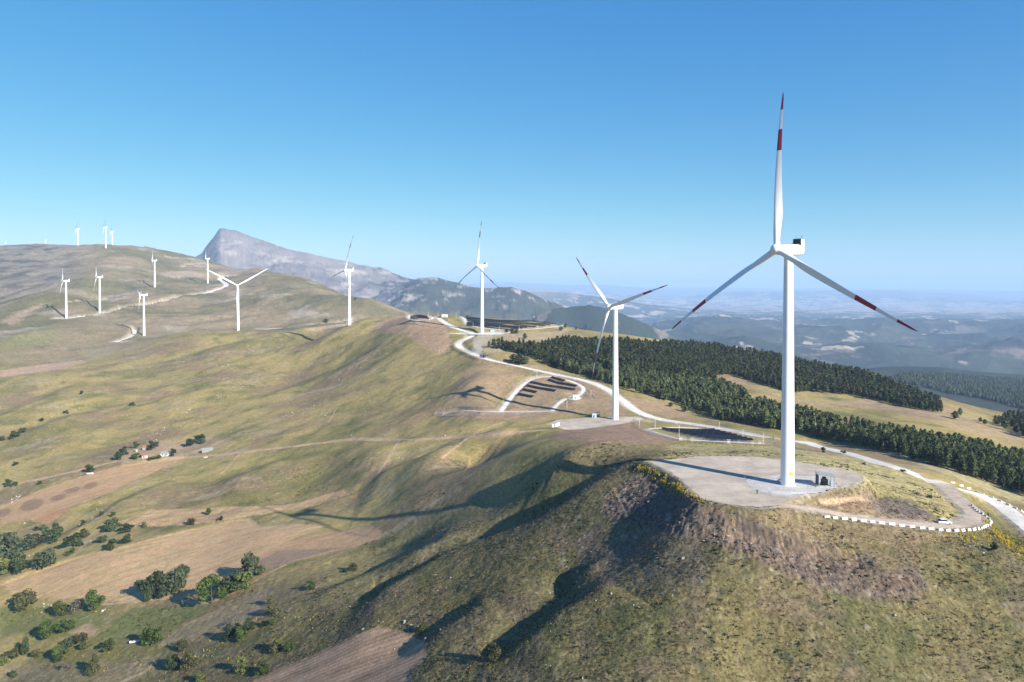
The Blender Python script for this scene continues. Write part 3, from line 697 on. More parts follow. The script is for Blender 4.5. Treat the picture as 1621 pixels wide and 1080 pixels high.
# ---------------------------------------------------------------- mesh helpers
def np_mesh(name, V, F, m=None, cols=None, smooth=False):
    """V (n,3); F (k,3) or (k,4) uniform"""
    V = np.asarray(V, np.float32); F = np.asarray(F, np.int32); k, q = F.shape
    me = bpy.data.meshes.new(name)
    me.vertices.add(len(V)); me.vertices.foreach_set('co', V.ravel())
    me.loops.add(k * q); me.loops.foreach_set('vertex_index', F.ravel())
    me.polygons.add(k); me.polygons.foreach_set('loop_start', np.arange(0, k * q, q, dtype=np.int32))
    me.polygons.foreach_set('loop_total', np.full(k, q, np.int32))
    me.polygons.foreach_set('use_smooth', np.full(k, smooth, bool))
    if cols is not None:
        a = me.attributes.new('Col', 'FLOAT_COLOR', 'POINT')
        c = np.ones((len(V), 4), np.float32); c[:, :3] = cols; a.data.foreach_set('color', c.ravel())
    me.update(); me.validate()
    if m: me.materials.append(m)
    return me
def link(name, me, parent=None, kind=None, label=None, cat=None, group=None, loc=None, rot=None):
    o = bpy.data.objects.new(name, me); COL.objects.link(o)
    if parent: o.parent = parent
    if loc is not None: o.location = loc
    if rot is not None: o.rotation_euler = rot
    if kind: o['kind'] = kind
    if label: o['label'] = label
    if cat: o['category'] = cat
    if group: o['group'] = group
    return o
def dup(root, loc, rotz=None, label=None, scale=None):
    r = root.copy(); COL.objects.link(r); r.location = loc
    if rotz is not None: r.rotation_euler[2] = rotz
    if scale is not None: r.scale = scale
    if label: r['label'] = label
    for ch in root.children:
        c = ch.copy(); COL.objects.link(c); c.parent = r
        for g in ch.children:
            d = g.copy(); COL.objects.link(d); d.parent = c
    return r

# ---------------------------------------------------------------- the ground sheet
M_GROUND = attr_mat('ground_cover', scales=((1.1, .25), (.28, .14)), bump=.6, bscale=1.3, bdist=.4)
V = np.empty((NR * (NC - 1) + 1, 3), np.float32)
Vg = np.stack([X, Y, ZF], -1)[:, :-1]; V[:-1] = Vg.reshape(-1, 3); V[-1] = (0, 0, float(ZF[0].mean()) - 1)
cc = np.empty((len(V), 3), np.float32); cc[:-1] = col[:, :-1].reshape(-1, 3); cc[-1] = olive
n_ = NC - 1
i, j = np.meshgrid(np.arange(NR - 1), np.arange(n_), indexing='ij'); j2 = (j + 1) % n_
F = np.stack([i * n_ + j, i * n_ + j2, (i + 1) * n_ + j2, (i + 1) * n_ + j], -1).reshape(-1, 4)
F = F[:, ::-1]
ground = link('ground', np_mesh('ground', V, F, M_GROUND, cc, True), kind='structure')
# ================================================================ objects
M_ROAD = noisy3('pale_road_gravel', (.60, .55, .475), .95, [(.05, .14, (1, 1, 1)), (.25, .12, (1, 1, 1)), (1.4, .16, (1, 1, 1))], .4, 1.2)
M_TRACK = noisy3('brown_road_gravel', (.44, .35, .265), .95, [(.07, .16, (1, 1, 1)), (.3, .16, (1, 1, 1)), (1.6, .22, (1, 1, 1))], .5, 1.6)
M_PAD = noisy3('pad_gravel', (.41, .34, .27), .95, [(.035, .16, (1, 1, 1)), (.16, .16, (1, 1, 1)), (.5, .10, (.25, 1.6, 1)), (2.2, .24, (1, 1, 1))], .6, 1.6)
M_WHITE = noisy3('white_paint', (.78, .78, .765), .38, [(.5, .05, (1, 1, .05)), (.12, .04, (1, 1, 1))], 0, 1, .45)
M_RED = noisy('red_paint', (.32, .022, .042), .45, .3, .12, .4)
M_DARK = noisy('dark_metal', (.035, .038, .042), .55, 2, .3, .4)
M_GREY = noisy('galvanised_steel', (.42, .43, .44), .45, 3, .12, .5, metal=.6)
M_YEL = noisy('yellow_sign', (.75, .52, .02), .5, 3, .1)
M_CONC = noisy('concrete', (.42, .40, .37), .9, 1.2, .2, .15, .3)
M_BLOCK = noisy('whitewashed_concrete', (.66, .64, .59), .85, 1.3, .22, .15, .3)
M_BLUEGREY = noisy('blue_grey_cabinet', (.30, .40, .45), .5, 1.5, .1)
M_PANEL = noisy('solar_panel_face', (.010, .011, .016), .5, .6, .25, .25)
M_GLASS = noisy('dark_window', (.02, .025, .03), .08, 2, .1, .6)
M_TYRE = noisy('tyre_rubber', (.02, .02, .02), .9, 5, .2)
M_TRUCK = noisy('blue_truck_paint', (.03, .05, .20), .4, 2, .1, .5)
M_CARP = noisy('white_car_paint', (.72, .73, .74), .25, 2, .04, .6)
M_WALLW = noisy('limewashed_wall', (.52, .48, .43), .9, 1.5, .12)
M_TILE = noisy('clay_roof', (.26, .13, .08), .85, 2.5, .25, .15, .3)
M_TIN = noisy('tin_roof', (.22, .25, .27), .6, 1.2, .15, .4)
M_STONE = noisy('field_stone', (.25, .23, .20), .92, 1.6, .35, .15, .6)
M_BARK = noisy('bark', (.11, .085, .06), .95, 3, .3, .1, .5)

def bx(bm, sx, sy, sz, loc=(0, 0, 0), rot=None, taper=1.0, bev=0):
    mtx = Matrix.Translation(Vector(loc)) @ ((rot.to_4x4()) if rot is not None else Matrix.Identity(4)) @ Matrix.Diagonal((sx, sy, sz, 1))
    r = bmesh.ops.create_cube(bm, size=1, matrix=Matrix.Identity(4))
    vs = r['verts']
    if taper != 1.0:
        for v in vs:
            if v.co.z > 0: v.co.x *= taper; v.co.y *= taper
    if bev:
        es = list({e for v in vs for e in v.link_edges})
        # bevel in real proportions: scale first
        for v in vs: v.co = Vector((v.co.x * sx, v.co.y * sy, v.co.z * sz))
        r2 = bmesh.ops.bevel(bm, geom=es, offset=bev, segments=2, affect='EDGES')
        vs = list({v for f in r2['faces'] for v in f.verts} | {v for v in vs if v.is_valid})
        m2 = Matrix.Translation(Vector(loc)) @ ((rot.to_4x4()) if rot is not None else Matrix.Identity(4))
        for v in vs: v.co = m2 @ v.co
    else:
        for v in vs: v.co = mtx @ v.co
    return vs
def tube(bm, p, q, r, r2=None, n=8, cap=True):
    p, q = Vector(p), Vector(q); d = q - p; r2 = r if r2 is None else r2
    mtx = Matrix.Translation((p + q) / 2) @ d.to_track_quat('Z', 'Y').to_matrix().to_4x4()
    bmesh.ops.create_cone(bm, cap_ends=cap, segments=n, radius1=r, radius2=r2, depth=d.length, matrix=mtx)
def lathe(bm, prof, n=32, axis='Z', caps=True):
    rings = []
    for h, r in prof:
        ring = []
        for k in range(n):
            a = 2 * math.pi * k / n; c, s_ = r * math.cos(a), r * math.sin(a)
            ring.append(bm.verts.new((c, s_, h) if axis == 'Z' else (c, h, s_)))
        rings.append(ring)
    for A, B in zip(rings[:-1], rings[1:]):
        for k in range(n):
            f = bm.faces.new((A[k], A[(k + 1) % n], B[(k + 1) % n], B[k]))
    if caps: bm.faces.new(rings[0][::-1]); bm.faces.new(rings[-1])
def mk(name, fn, mats, smooth=False, autos=None):
    bm = bmesh.new(); fn(bm); bmesh.ops.recalc_face_normals(bm, faces=bm.faces)
    me = bpy.data.meshes.new(name); bm.to_mesh(me); bm.free()
    for m in (mats if isinstance(mats, (list, tuple)) else [mats]): me.materials.append(m)
    for p in me.polygons: p.use_smooth = smooth
    if autos: me.set_sharp_from_angle(angle=math.radians(autos))
    return me
def empty(name, loc, rotz=0, label=None, cat=None, group=None):
    o = bpy.data.objects.new(name, None); COL.objects.link(o); o.location = loc; o.rotation_euler = (0, 0, rotz); o.empty_display_size = 1
    if label: o['label'] = label
    if cat: o['category'] = cat
    if group: o['group'] = group
    return o
def gp(u, v, dmin=0): return G.at(u, v, dmin)
def at_d(u, D):
    x = (u - CX) / FPX * D; return Vector((x, D, float(G.h(x, D))))
def drop(x, y): return Vector((x, y, float(G.h(x, y))))

# ---------------------------------------------------------------- roads and pads as sheets just above the ground
def strip(name, P, w, m, dz=.10, na=5, rag=.35):
    n = len(P); T = np.gradient(P, axis=0); T /= np.linalg.norm(T, axis=1)[:, None] + 1e-9; Nn = np.stack([-T[:, 1], T[:, 0]], 1)
    L = np.concatenate([[0], np.cumsum(np.hypot(*np.diff(P, axis=0).T))])
    V = []
    for k in range(na):
        t = (k / (na - 1) - .5) * w
        off = np.zeros(n)
        if k in (0, na - 1): off = rag * (fbm(L, L * 0 + 3 * k, 7, 3, 301 + k) * 2)
        Q = P + Nn * (t + off)[:, None]
        z = G.h(Q[:, 0], Q[:, 1]) + dz * (1 if 0 < k < na - 1 else .35)
        V.append(np.stack([Q[:, 0], Q[:, 1], z], 1))
    V = np.stack(V, 1).reshape(-1, 3)
    i, k = np.meshgrid(np.arange(n - 1), np.arange(na - 1), indexing='ij')
    F = np.stack([i * na + k, (i + 1) * na + k, (i + 1) * na + k + 1, i * na + k + 1], -1).reshape(-1, 4)
    me = np_mesh(name, V, F[:, ::-1], m, None, True)
    return link(name, me, kind='structure')
for n, (P, zc, w) in ROADP.items():
    Q = P
    if n in ('main',):
        Q = densify(P, 1.5)
    nm = {'main': 'road', 'pad': 'access_road', 'ridge': 'ridge_road'}.get(n, 'gravel_path' if n.startswith('array') or n == 'ring' else 'hill_road')
    D_ = float(np.mean(np.hypot(P[:, 0], P[:, 1])))
    strip(nm, Q, w, M_TRACK if n in ('pad',) else M_ROAD, dz=.07 if D_ < 420 else (.14 if D_ < 1200 else .5), rag=.05 * w)
def pad_sheet(name, P, z, m):
    P = smooth_poly(np.vstack([P, P[:1]]), 2)[:-1]
    P = densify(np.vstack([P, P[:1]]), 1.5)[:-1]
    c = P.mean(0); d = P - c; r = np.linalg.norm(d, axis=1)
    P = c + d * (1 + (2.6 * fbm(P[:, 0], P[:, 1], 7, 4, 311, .7) - .4) / r)[:, None]
    bm = bmesh.new(); vs = [bm.verts.new((p[0], p[1], z)) for p in P]
    f = bm.faces.new(vs); bmesh.ops.triangulate(bm, faces=[f]); bmesh.ops.recalc_face_normals(bm, faces=bm.faces)
    if bm.faces[:][0].normal.z < 0: bmesh.ops.reverse_faces(bm, faces=bm.faces[:])
    me = bpy.data.meshes.new(name); bm.to_mesh(me); bm.free(); me.materials.append(m)
    return link(name, me, kind='structure')
pad_sheet('gravel_pad', PADP['pad1'][0], PADP['pad1'][1] + .035, M_PAD)
pad_sheet('gravel_pad', PADP['pad2'][0], PADP['pad2'][1] + .06, M_PAD)
pad_sheet('gravel_pad', PADP['pad3'][0], PADP['pad3'][1] + .08, M_ROAD)
pad_sheet('gravel_pad', PADP['base_mid'][0], PADP['base_mid'][1] + .06, M_ROAD)

AP = line_xy(G, [(1182,757),(1177,764),(1198,776),(1222,785.5),(1250,787),(1304,787),(1307,778),(1332,773),(1322,761),(1290,753),(1230,751)], closed=True, step=8)[:-1]
M_APRON = noisy3('crushed_stone', (.43, .405, .375), .95, [(.2, .12, (1, 1, 1)), (1.2, .2, (1, 1, 1)), (4, .3, (1, 1, 1))], .7, 3)
pad_sheet('gravel_apron', AP, PADP['pad1'][1] + .06, M_APRON)
# ---------------------------------------------------------------- wind turbines
HUBH, BR, OVER = 86.8, 58.8, 7.0
TILT = math.radians(6)
def tower_bm(bm):
    prof = [(-.5, 2.62), (.05, 2.62), (.12, 2.5)]
    for k in range(1, 25):
        h = k / 24 * 84.6; r = 2.5 + (1.62 - 2.5) * (h / 84.6) ** 1.1; prof.append((h, r))
        if k in (5, 11, 17): prof += [(h + .03, r + .025), (h + .18, r + .025), (h + .2, r)]
    lathe(bm, prof, 40)
def nacelle_bm(bm):
    sec = [(-4.6, 1.55, 1.55, 0), (-3.6, 1.75, 1.8, 0), (-1.5, 1.95, 2.0, .0), (1.0, 2.0, 2.05, .0), (4.5, 1.95, 2.0, .05), (6.4, 1.8, 1.85, .1), (7.0, 1.6, 1.65, .15), (7.15, 1.2, 1.25, .2)]
    n = 28; rings = []
    for y, rx, rz, dz in sec:
        ring = []
        for k in range(n):
            a = 2 * math.pi * k / n; c, s_ = math.cos(a), math.sin(a); e = .55
            ring.append(bm.verts.new((rx * math.copysign(abs(c) ** e, c), y, dz + rz * math.copysign(abs(s_) ** e, s_))))
        rings.append(ring)
    for A, B in zip(rings[:-1], rings[1:]):
        for k in range(n): bm.faces.new((A[k], A[(k + 1) % n], B[(k + 1) % n], B[k]))
    bm.faces.new(rings[0][::-1]); bm.faces.new(rings[-1])
def fin_bm(bm):   # tall white side cheeks and rear wall of the roof cooler
    bx(bm, .16, 1.9, 2.6, (-1.75, 5.8, 2.7), bev=.05); bx(bm, .16, 1.9, 2.6, (1.75, 5.8, 2.7), bev=.05); bx(bm, 3.3, .16, 2.6, (0, 6.7, 2.7), bev=.05)
def cooler_bm(bm):
    for k in range(4): bx(bm, .8, .5, 2.5, (-1.2 + .8 * k, 5.2, 3.0), Matrix.Rotation(.12, 3, 'X'))
    bx(bm, 3.4, .1, .12, (0, 4.85, 4.1)); bx(bm, 2.4, 1.2, .6, (0, 3.8, 2.15)); bx(bm, 1.2, .8, .4, (-.4, 2.8, 2.1))
def mast_bm(bm):
    for x in (-1.4, -.7, .3, 1.3): tube(bm, (x, 6.1, 1.8), (x, 6.1, 5.1), .05, n=6)
    bx(bm, .3, .3, .25, (-1.4, 6.1, 5.2)); bx(bm, .5, .06, .3, (1.3, 6.1, 5.2)); bx(bm, 2.9, .06, .06, (0, 6.1, 4.6))
def hub_bm(bm):
    lathe(bm, [(-2.15, .02), (-2.1, .6), (-1.9, 1.1), (-1.5, 1.55), (-.8, 1.85), (.2, 1.95), (1.3, 1.9), (1.75, 1.7), (2.6, 1.5)], 32, 'Y')
    for k in range(3):
        a = math.radians(90 + 120 * k); d = Vector((math.cos(a), 0, math.sin(a))); tube(bm, d * .8, d * 2.35, 1.32, 1.22, 24)
def blade_bm(bm, R=BR):
    n = 22; rings = []; ts = [0, .02, .045, .08, .12, .16, .21, .27, .34, .42, .5, .56, .605, .6051, .66, .72, .747, .7471, .80, .84, .88, .8801, .92, .955, .98, .995, 1.0]
    for t in ts:
        z = 2.2 + t * (R - 2.2)
        ch = np.interp(t, [0, .04, .1, .2, .3, .45, .6, .75, .88, .96, .99, 1], [2.2, 2.2, 2.6, 3.05, 2.9, 2.4, 1.9, 1.45, 1.0, .7, .4, .12])
        rnd = np.interp(t, [0, .04, .18, 1], [1, 1, 0, 0]); th = np.interp(t, [0, .04, .2, .4, 1], [1, 1, .38, .24, .15])
        tw = math.radians(np.interp(t, [0, .1, .25, .5, 1], [38, 36, 24, 14, 6]))
        bend = -1.2 * math.sin(t * math.pi * .9) + 1.0 * t ** 2.6 
        ring = []
        for k in range(n):
            a = 2 * math.pi * k / n
            cx_, cy_ = .5 * math.cos(a), .5 * math.sin(a)
            xx = cx_; s01 = xx + .5
            ya = 5 * .5 * (.2969 * math.sqrt(max(s01, 0)) - .126 * s01 - .3516 * s01 ** 2 + .2843 * s01 ** 3 - .1036 * s01 ** 4) * 2
            yf = math.copysign(ya * .5 / .5 * th * 1.0, math.sin(a)) if abs(math.sin(a)) > 1e-6 else 0
            x = (xx * rnd + (xx + .18) * (1 - rnd)) * ch; y = (cy_ * rnd + yf * .5 * (1 - rnd)) * ch
            X2 = x * math.cos(tw) - y * math.sin(tw); Y2 = x * math.sin(tw) + y * math.cos(tw)
            ring.append(bm.verts.new((X2, Y2 + bend, z)))
        rings.append(ring)
    for q, (A, B) in enumerate(zip(rings[:-1], rings[1:])):
        tm = (ts[q] + ts[q + 1]) / 2; mi = 1 if (.605 < tm < .7471 or tm > .88) else 0
        for k in range(n):
            f = bm.faces.new((A[k], A[(k + 1) % n], B[(k + 1) % n], B[k])); f.material_index = mi
    f = bm.faces.new(rings[-1]); f.material_index = 1; bm.faces.new(rings[0][::-1])
ME_TOWER = mk('tower', tower_bm, M_WHITE, True, 30); ME_NAC = mk('nacelle', nacelle_bm, M_WHITE, True, 40); ME_FIN = mk('cooler_cheeks', fin_bm, M_WHITE)
ME_COOL = mk('cooler', cooler_bm, M_DARK); ME_MAST = mk('wind_vane_mast', mast_bm, M_GREY); ME_HUB = mk('hub', hub_bm, M_WHITE, True, 40)
ME_BLADE_W = mk('blade', blade_bm, [M_WHITE, M_WHITE], True, 60)
ME_BLADE = mk('blade', blade_bm, [M_WHITE, M_RED], True, 60)
def turbine(loc, psi, phase, label, sc=1.0, rs=1.0, bare=False):
    r = empty('wind_turbine', loc, -math.radians(psi), label, 'wind turbine', 'white wind turbines along the ridge')
    link('tower', ME_TOWER, r)
    na = link('nacelle', ME_NAC, r, loc=(0, 0, HUBH)); link('cooler_cheeks', ME_FIN, na)
    if not bare: link('cooler', ME_COOL, na); link('wind_vane_mast', ME_MAST, na)
    link('hub', ME_HUB, r, loc=(0, -OVER, HUBH), rot=(-TILT, 0, 0))
    for k in range(3):
        b = link('blade', ME_BLADE_W if psi < 0 else ME_BLADE, r, loc=(0, -OVER, HUBH), rot=(-TILT, math.radians(90 - phase - 120 * k), 0)); b.rotation_mode = 'YXZ'; b.scale = (1, 1, rs)
    r.scale = (sc,) * 3
    return r
p1 = gp(1246.5, 767.5); t1 = turbine((p1.x, p1.y, PADP['pad1'][1]), 57, 92.5, 'nearest and largest wind turbine, on the big gravel pad, one blade straight up')
p2_ = gp(974, 664); t2 = turbine(p2_, 53, 17, 'second largest wind turbine, right of the small solar field, in front of the pines')
p3_ = gp(763, 527.5); turbine(p3_, 52, 90, 'wind turbine in front of the biggest solar field at the road bend, one blade upright')
turbine(at_d(553, 1160), 54, 72, 'wind turbine on the far grassy crest in front of the grey mountain slope')
t5 = turbine(gp(377, 523), -12, 31, 'wind turbine facing the viewer on the left grassy crest, blades in a wide V', rs=1.12)
turbine(gp(228, 531.5), 53, 44, 'wind turbine rising from behind the near slope beside the small pale road loop')
turbine(gp(105, 504, 1500), 54, 6, 'leftmost wind turbine on the lower hill road, at the left end of that road')
turbine(gp(158, 495, 1500), 54, 8, 'wind turbine just above the hill road, second from the left on the heath slope')
turbine(at_d(245, 2347), 54, 93, 'wind turbine halfway up the brown far hill, one blade upright, above the hill road')
turbine(gp(329, 448.5, 2000), 54, 100, 'small wind turbine by the hill road bend below the grey peak', bare=True)
turbine(at_d(168, 3058), 54, 40, 'tall small wind turbine on the left skyline, left one of the close pair', bare=True)
turbine(at_d(178.5, 3800), 54, 40, 'small wind turbine on the left skyline, right one of the close pair', bare=True)
turbine(at_d(124, 3500), 54, 38, 'small wind turbine standing alone on the left skyline, left of the pair', bare=True)
turbine(at_d(73, 7500), 54, 60, 'tiny wind turbine half hidden behind the left skyline', bare=True)
turbine(at_d(10, 7500), 54, 80, 'tiny wind turbine half hidden behind the skyline at the far left edge', bare=True)

# things at the foot of the first turbine
def sign_bm(bm):
    n = 8; pts = []
    for k in range(n + 1):
        a = -.32 + .64 * k / n; r = 2.53; pts.append((r * math.sin(a), -r * math.cos(a)))
    lo = [bm.verts.new((x, y, 3.9)) for x, y in pts]; hi = [bm.verts.new((x, y, 5.3)) for x, y in pts]
    for k in range(n): bm.faces.new((lo[k], lo[k + 1], hi[k + 1], hi[k]))
sg_ = link('warning_sign', mk('warning_sign', sign_bm, M_YEL), t1); sg_.rotation_euler[2] = math.radians(67)
def door_bm(bm): bx(bm, .12, 1.1, 2.3, (0, 0, 3.2), bev=.03)
def stair_bm(bm):
    for k in range(8): bx(bm, .34, 1.3, .06, (-.35 - .3 * k, 0, 2.0 - .25 * k))
    for y in (-.7, .7):
        tube(bm, (-.1, y, 2.05), (-2.8, y, .02), .06, n=6); tube(bm, (-.1, y, 3.0), (-2.8, y, 1.0), .04, n=6)
        for k in range(4): tube(bm, (-.1 - .88 * k, y, 2.05 - .66 * k), (-.1 - .88 * k, y, 3.0 - .66 * k), .03, n=6)
for t in (t1,):
    d = link('door', mk('door', door_bm, M_GREY), t, loc=(-2.45 * math.cos(.3), 2.45 * math.sin(.3), 0), rot=(0, 0, -.3))
    link('stairs', mk('stairs', stair_bm, M_GREY), t, loc=(-2.6 * math.cos(.3), 2.6 * math.sin(.3), 0), rot=(0, 0, -.3))

# transformer shelter on the pad
ps = gp(1306, 769)
sh = empty('transformer_shelter', (ps.x, ps.y, .0), math.radians(-8), 'open steel shelter over a dark transformer on the gravel pad right of the nearest turbine', 'shelter')
link('slab', mk('slab', lambda bm: bx(bm, 7.4, 5.4, .3, (0, 0, .15), bev=.03), M_CONC), sh)
def roof_bm(bm): bx(bm, 6.4, 5.0, .12, (0, 0, 4.4), Matrix.Rotation(math.radians(9), 3, 'Y')); [bx(bm, 6.3, .08, .16, (0, y, 4.28), Matrix.Rotation(math.radians(9), 3, 'Y')) for y in (-2.2, 0, 2.2)]
link('roof', mk('roof', roof_bm, M_TIN), sh)
for x, y in ((-2.7, -2.2), (2.7, -2.2), (-2.7, 2.2), (2.7, 2.2)):
    link('post', mk('post', lambda bm: tube(bm, (x, y, .3), (x, y, 4.3 - .158 * x), .13, n=8), M_GREY), sh)
link('back_wall', mk('back_wall', lambda bm: [bx(bm, .1, .32, 3.6, (-2.6, -1.9 + .42 * k, 2.2)) for k in range(10)], M_DARK), sh)
def trafo_bm(bm):
    bx(bm, 2.2, 1.7, 1.9, (-.2, .2, 1.45), bev=.06); bx(bm, 1.2, 1.0, .9, (-.3, .2, 2.8), bev=.05)
    for k in range(3): tube(bm, (-.9 + .6 * k, .2, 2.3), (-.9 + .6 * k, .2, 3.0), .12, .06, 8)
tf = link('transformer', mk('transformer', trafo_bm, M_DARK), sh)
link('radiator', mk('radiator', lambda bm: [bx(bm, .06, .7, 1.5, (-1.0 + .2 * k, -1.1, 1.4)) for k in range(9)], M_DARK), tf)
link('cabinet', mk('cabinet', lambda bm: bx(bm, .9, .8, 1.9, (1.9, -.9, 1.25), bev=.04), M_BLUEGREY), sh)

def fence(name, pts, label, h=2.1, sp=3.0, wires=5, pr=.05, m=M_GREY, wr=.02, dmin=0, cat='fence'):
    P = densify(line_xy(G, pts, dmin, step=6), sp)
    if len(P) > 98: P = P[np.linspace(0, len(P) - 1, 98).astype(int)]
    z = G.h(P[:, 0], P[:, 1])
    r = empty(name, (P[0, 0], P[0, 1], z[0]), 0, label, cat)
    pm = mk('post', lambda bm: tube(bm, (0, 0, -.4), (0, 0, h), pr, n=6), m)
    for k in range(len(P)):
        link('post', pm, r, loc=(P[k, 0] - P[0, 0], P[k, 1] - P[0, 1], z[k] - z[0]))
    def w(bm):
        for k in range(len(P) - 1):
            a = Vector((P[k, 0] - P[0, 0], P[k, 1] - P[0, 1], z[k] - z[0])); b = Vector((P[k + 1, 0] - P[0, 0], P[k + 1, 1] - P[0, 1], z[k + 1] - z[0]))
            for q in range(wires): tube(bm, a + Vector((0, 0, h * (.12 + .86 * q / (wires - 1)))), b + Vector((0, 0, h * (.12 + .86 * q / (wires - 1)))), wr, n=3, cap=False)
            if wires > 5:
                n_ = 4
                for q in range(n_):
                    c = a.lerp(b, (q + .5) / n_); tube(bm, c + Vector((0, 0, .1)), c + Vector((0, 0, h)), wr * .7, n=3, cap=False)
    link('wire_mesh', mk('wire_mesh', w, m), r)
    return r
fence('wire_fence', [(1180,757),(1178,763),(1198,776),(1222,785),(1250,786),(1306,786),(1308,777),(1331,772)], 'low thin wire fence round the foot of the nearest turbine', 1.5, 4.5, 4, .035, M_GREY, .012)
fence('chain_link_fence', [(688,658),(704,649.5),(722,645),(770,646),(787,647),(800,633),(820,611),(842,592.5),(852,589.5),(880,593),(905,600),(925,609),(945,633)], 'grey chain link fence climbing behind the small solar field beside the road', 2.3, 3.6, 7, .06, M_GREY, .022)
fence('chain_link_fence', [(692,659),(740,658.5),(800,657),(850,655),(873,653)], 'grey chain link fence along the front of the small solar field path', 2.3, 3.6, 6, .06, M_GREY, .022)
fence('chain_link_fence', [(1002,667),(1012,679),(1036,689),(1075,698),(1140,701.5),(1200,704.5),(1226,704)], 'chain link fence along the near side of the black solar field by the main turbine', 2.3, 3.0, 7, .06, M_GREY, .022)
fence('chain_link_fence', [(1002,667),(1040,670),(1085,673.5),(1140,679),(1176,685),(1224,694),(1226,704)], 'chain link fence along the far side of the black solar field by the main turbine', 2.3, 3.0, 7, .06, M_GREY, .022)
fence('chain_link_fence', [(727,502),(735,511),(748,519.5),(780,523),(822,524.5),(870,520),(897,516)], 'chain link fence in front of the biggest solar field on the crest', 2.3, 5, 5, .07, M_GREY, .03)
fence('chain_link_fence', [(643,500),(642,504),(652,509),(668,510),(685,508),(690,503)], 'chain link fence round the oval solar field on the crest', 2.3, 5, 5, .07, M_GREY, .03)

def pole(u, v, h, label, group='white camera poles round the solar fields'):
    p = gp(u, v)
    r = empty('camera_pole', p, 0, label, 'pole', group)
    link('mast', mk('mast', lambda bm: tube(bm, (0, 0, -.3), (0, 0, h), .10, .07, 8), M_WHITE), r)
    link('camera', mk('camera', lambda bm: (bx(bm, .5, .18, .18, (.2, -.1, h - .2)), tube(bm, (0, 0, h), (0, 0, h + .25), .06, n=6)), M_WHITE), r)
for u, v, h, l in [(840.5,604,5.5,'white camera pole at the upper left corner of the small solar field'),(850,597,5,'white camera pole on the roadside edge of the small solar field, left'),(910,607,5,'white camera pole on the roadside edge of the small solar field, right'),(935.5,627,5,'white camera pole right of the white control hut'),(897.5,646,6,'white camera pole beside the gravel path below the control hut'),(817.5,622.5,4.5,'white camera pole beside the long gravel path of the small solar field'),
    (1012,678,5,'white camera pole at the left corner of the black solar field by the road'),(1037,678,6,'white camera pole behind the left part of the black solar field'),(1075,695,8,'tall white camera pole in front of the black solar field'),(1208,703.5,6,'white camera pole at the right corner of the black solar field'),(1138.5,680,5,'white camera pole on the road side of the black solar field'),(1176,693,5,'white camera pole by the gate right of the black solar field'),
    (749,517.5,6,'white camera pole left of the biggest solar field'),(791,523,6,'white camera pole in front of the biggest solar field, near the turbine'),(822,523,6,'white camera pole at the middle front of the biggest solar field'),(851,521,6,'white camera pole at the right front of the biggest solar field'),(882,518,6,'white camera pole at the right end of the biggest solar field'),(643,505,9,'white camera pole at the left of the oval solar field'),(678,503.5,9,'white camera pole at the right of the oval solar field'),(693.5,503,9,'white camera pole where the road tops the crest'),(722,504,9,'white camera pole left of the track to the biggest solar field')]:
    pole(u, v, h, l)

# ---------------------------------------------------------------- solar tables
def table(a, b, label, group, w=2.9, low=.7, tilt=22, dmin=0):
    A, B = gp(*a, dmin), gp(*b, dmin)
    L = (B - A).xy.length; n = max(2, int(L / 4)); d = (B - A).xy.normalized(); nrm = Vector((-d.y, d.x))
    if nrm.y > 0: nrm = -nrm
    r = empty('solar_table', A, 0, label, 'solar panels', group)
    pts = [drop(A.x + (B.x - A.x) * k / n, A.y + (B.y - A.y) * k / n) for k in range(n + 1)]
    ct, st_ = math.cos(math.radians(tilt)) * w / 2, math.sin(math.radians(tilt)) * w / 2
    # panels lean away: low edge towards the access path
    def pan(bm):
        for k in range(n):
            p, q = pts[k] - A, pts[k + 1] - A; g = .06
            p2, q2 = p.lerp(q, g / 4), q.lerp(p, g / 4)
            hi, lo = low + 2 * st_, low
            v = [p2 - Vector((*nrm * ct, -hi)), q2 - Vector((*nrm * ct, -hi)), q2 + Vector((*nrm * ct, lo)), p2 + Vector((*nrm * ct, lo))]
            up = Vector((0, 0, .06)); t = [bm.verts.new(c + up) for c in v]; bt = [bm.verts.new(c) for c in v]
            bm.faces.new(t); bm.faces.new(bt[::-1])
            for e in range(4): bm.faces.new((bt[e], bt[(e + 1) % 4], t[(e + 1) % 4], t[e]))
    link('panel_row', mk('panel_row', pan, M_PANEL), r)
    def legs(bm):
        for k in range(n + 1):
            p = pts[k] - A
            tube(bm, p - Vector((*nrm * ct * .7, .3)), p - Vector((*nrm * ct * .7, -(low + 1.6 * st_))), .06, n=5)
            tube(bm, p + Vector((*nrm * ct * .7, -.3)), p + Vector((*nrm * ct * .7, low + .3 * st_)), .06, n=5)
            tube(bm, p - Vector((*nrm * ct * .7, -(low + 1.5 * st_))), p + Vector((*nrm * ct * .7, low + .2 * st_)), .05, n=4)
            if k < n: tube(bm, p - Vector((*nrm * ct * .7, -(low + 1.5 * st_))), pts[k + 1] - A - Vector((*nrm * ct * .7, -(low + 1.5 * st_))), .05, n=4)
    link('support_frame', mk('support_frame', legs, M_GREY), r)
for k, (a, b, nm) in enumerate([((872.8,598.5),(894.4,604.5),'uppermost and shortest'),((867.8,602.8),(913.3,612.8),'second from the top'),((839,606.5),(911,618.5),'longest'),((833.3,611.5),(880,620.5),'third from the bottom'),((826.7,618),(850,622.5),'second from the bottom'),((820,625.5),(844.4,629.8),'lowest')]):
    table(a, b, '%s dark solar table in the small field between the gravel paths' % nm, 'solar tables of the small field below the road')
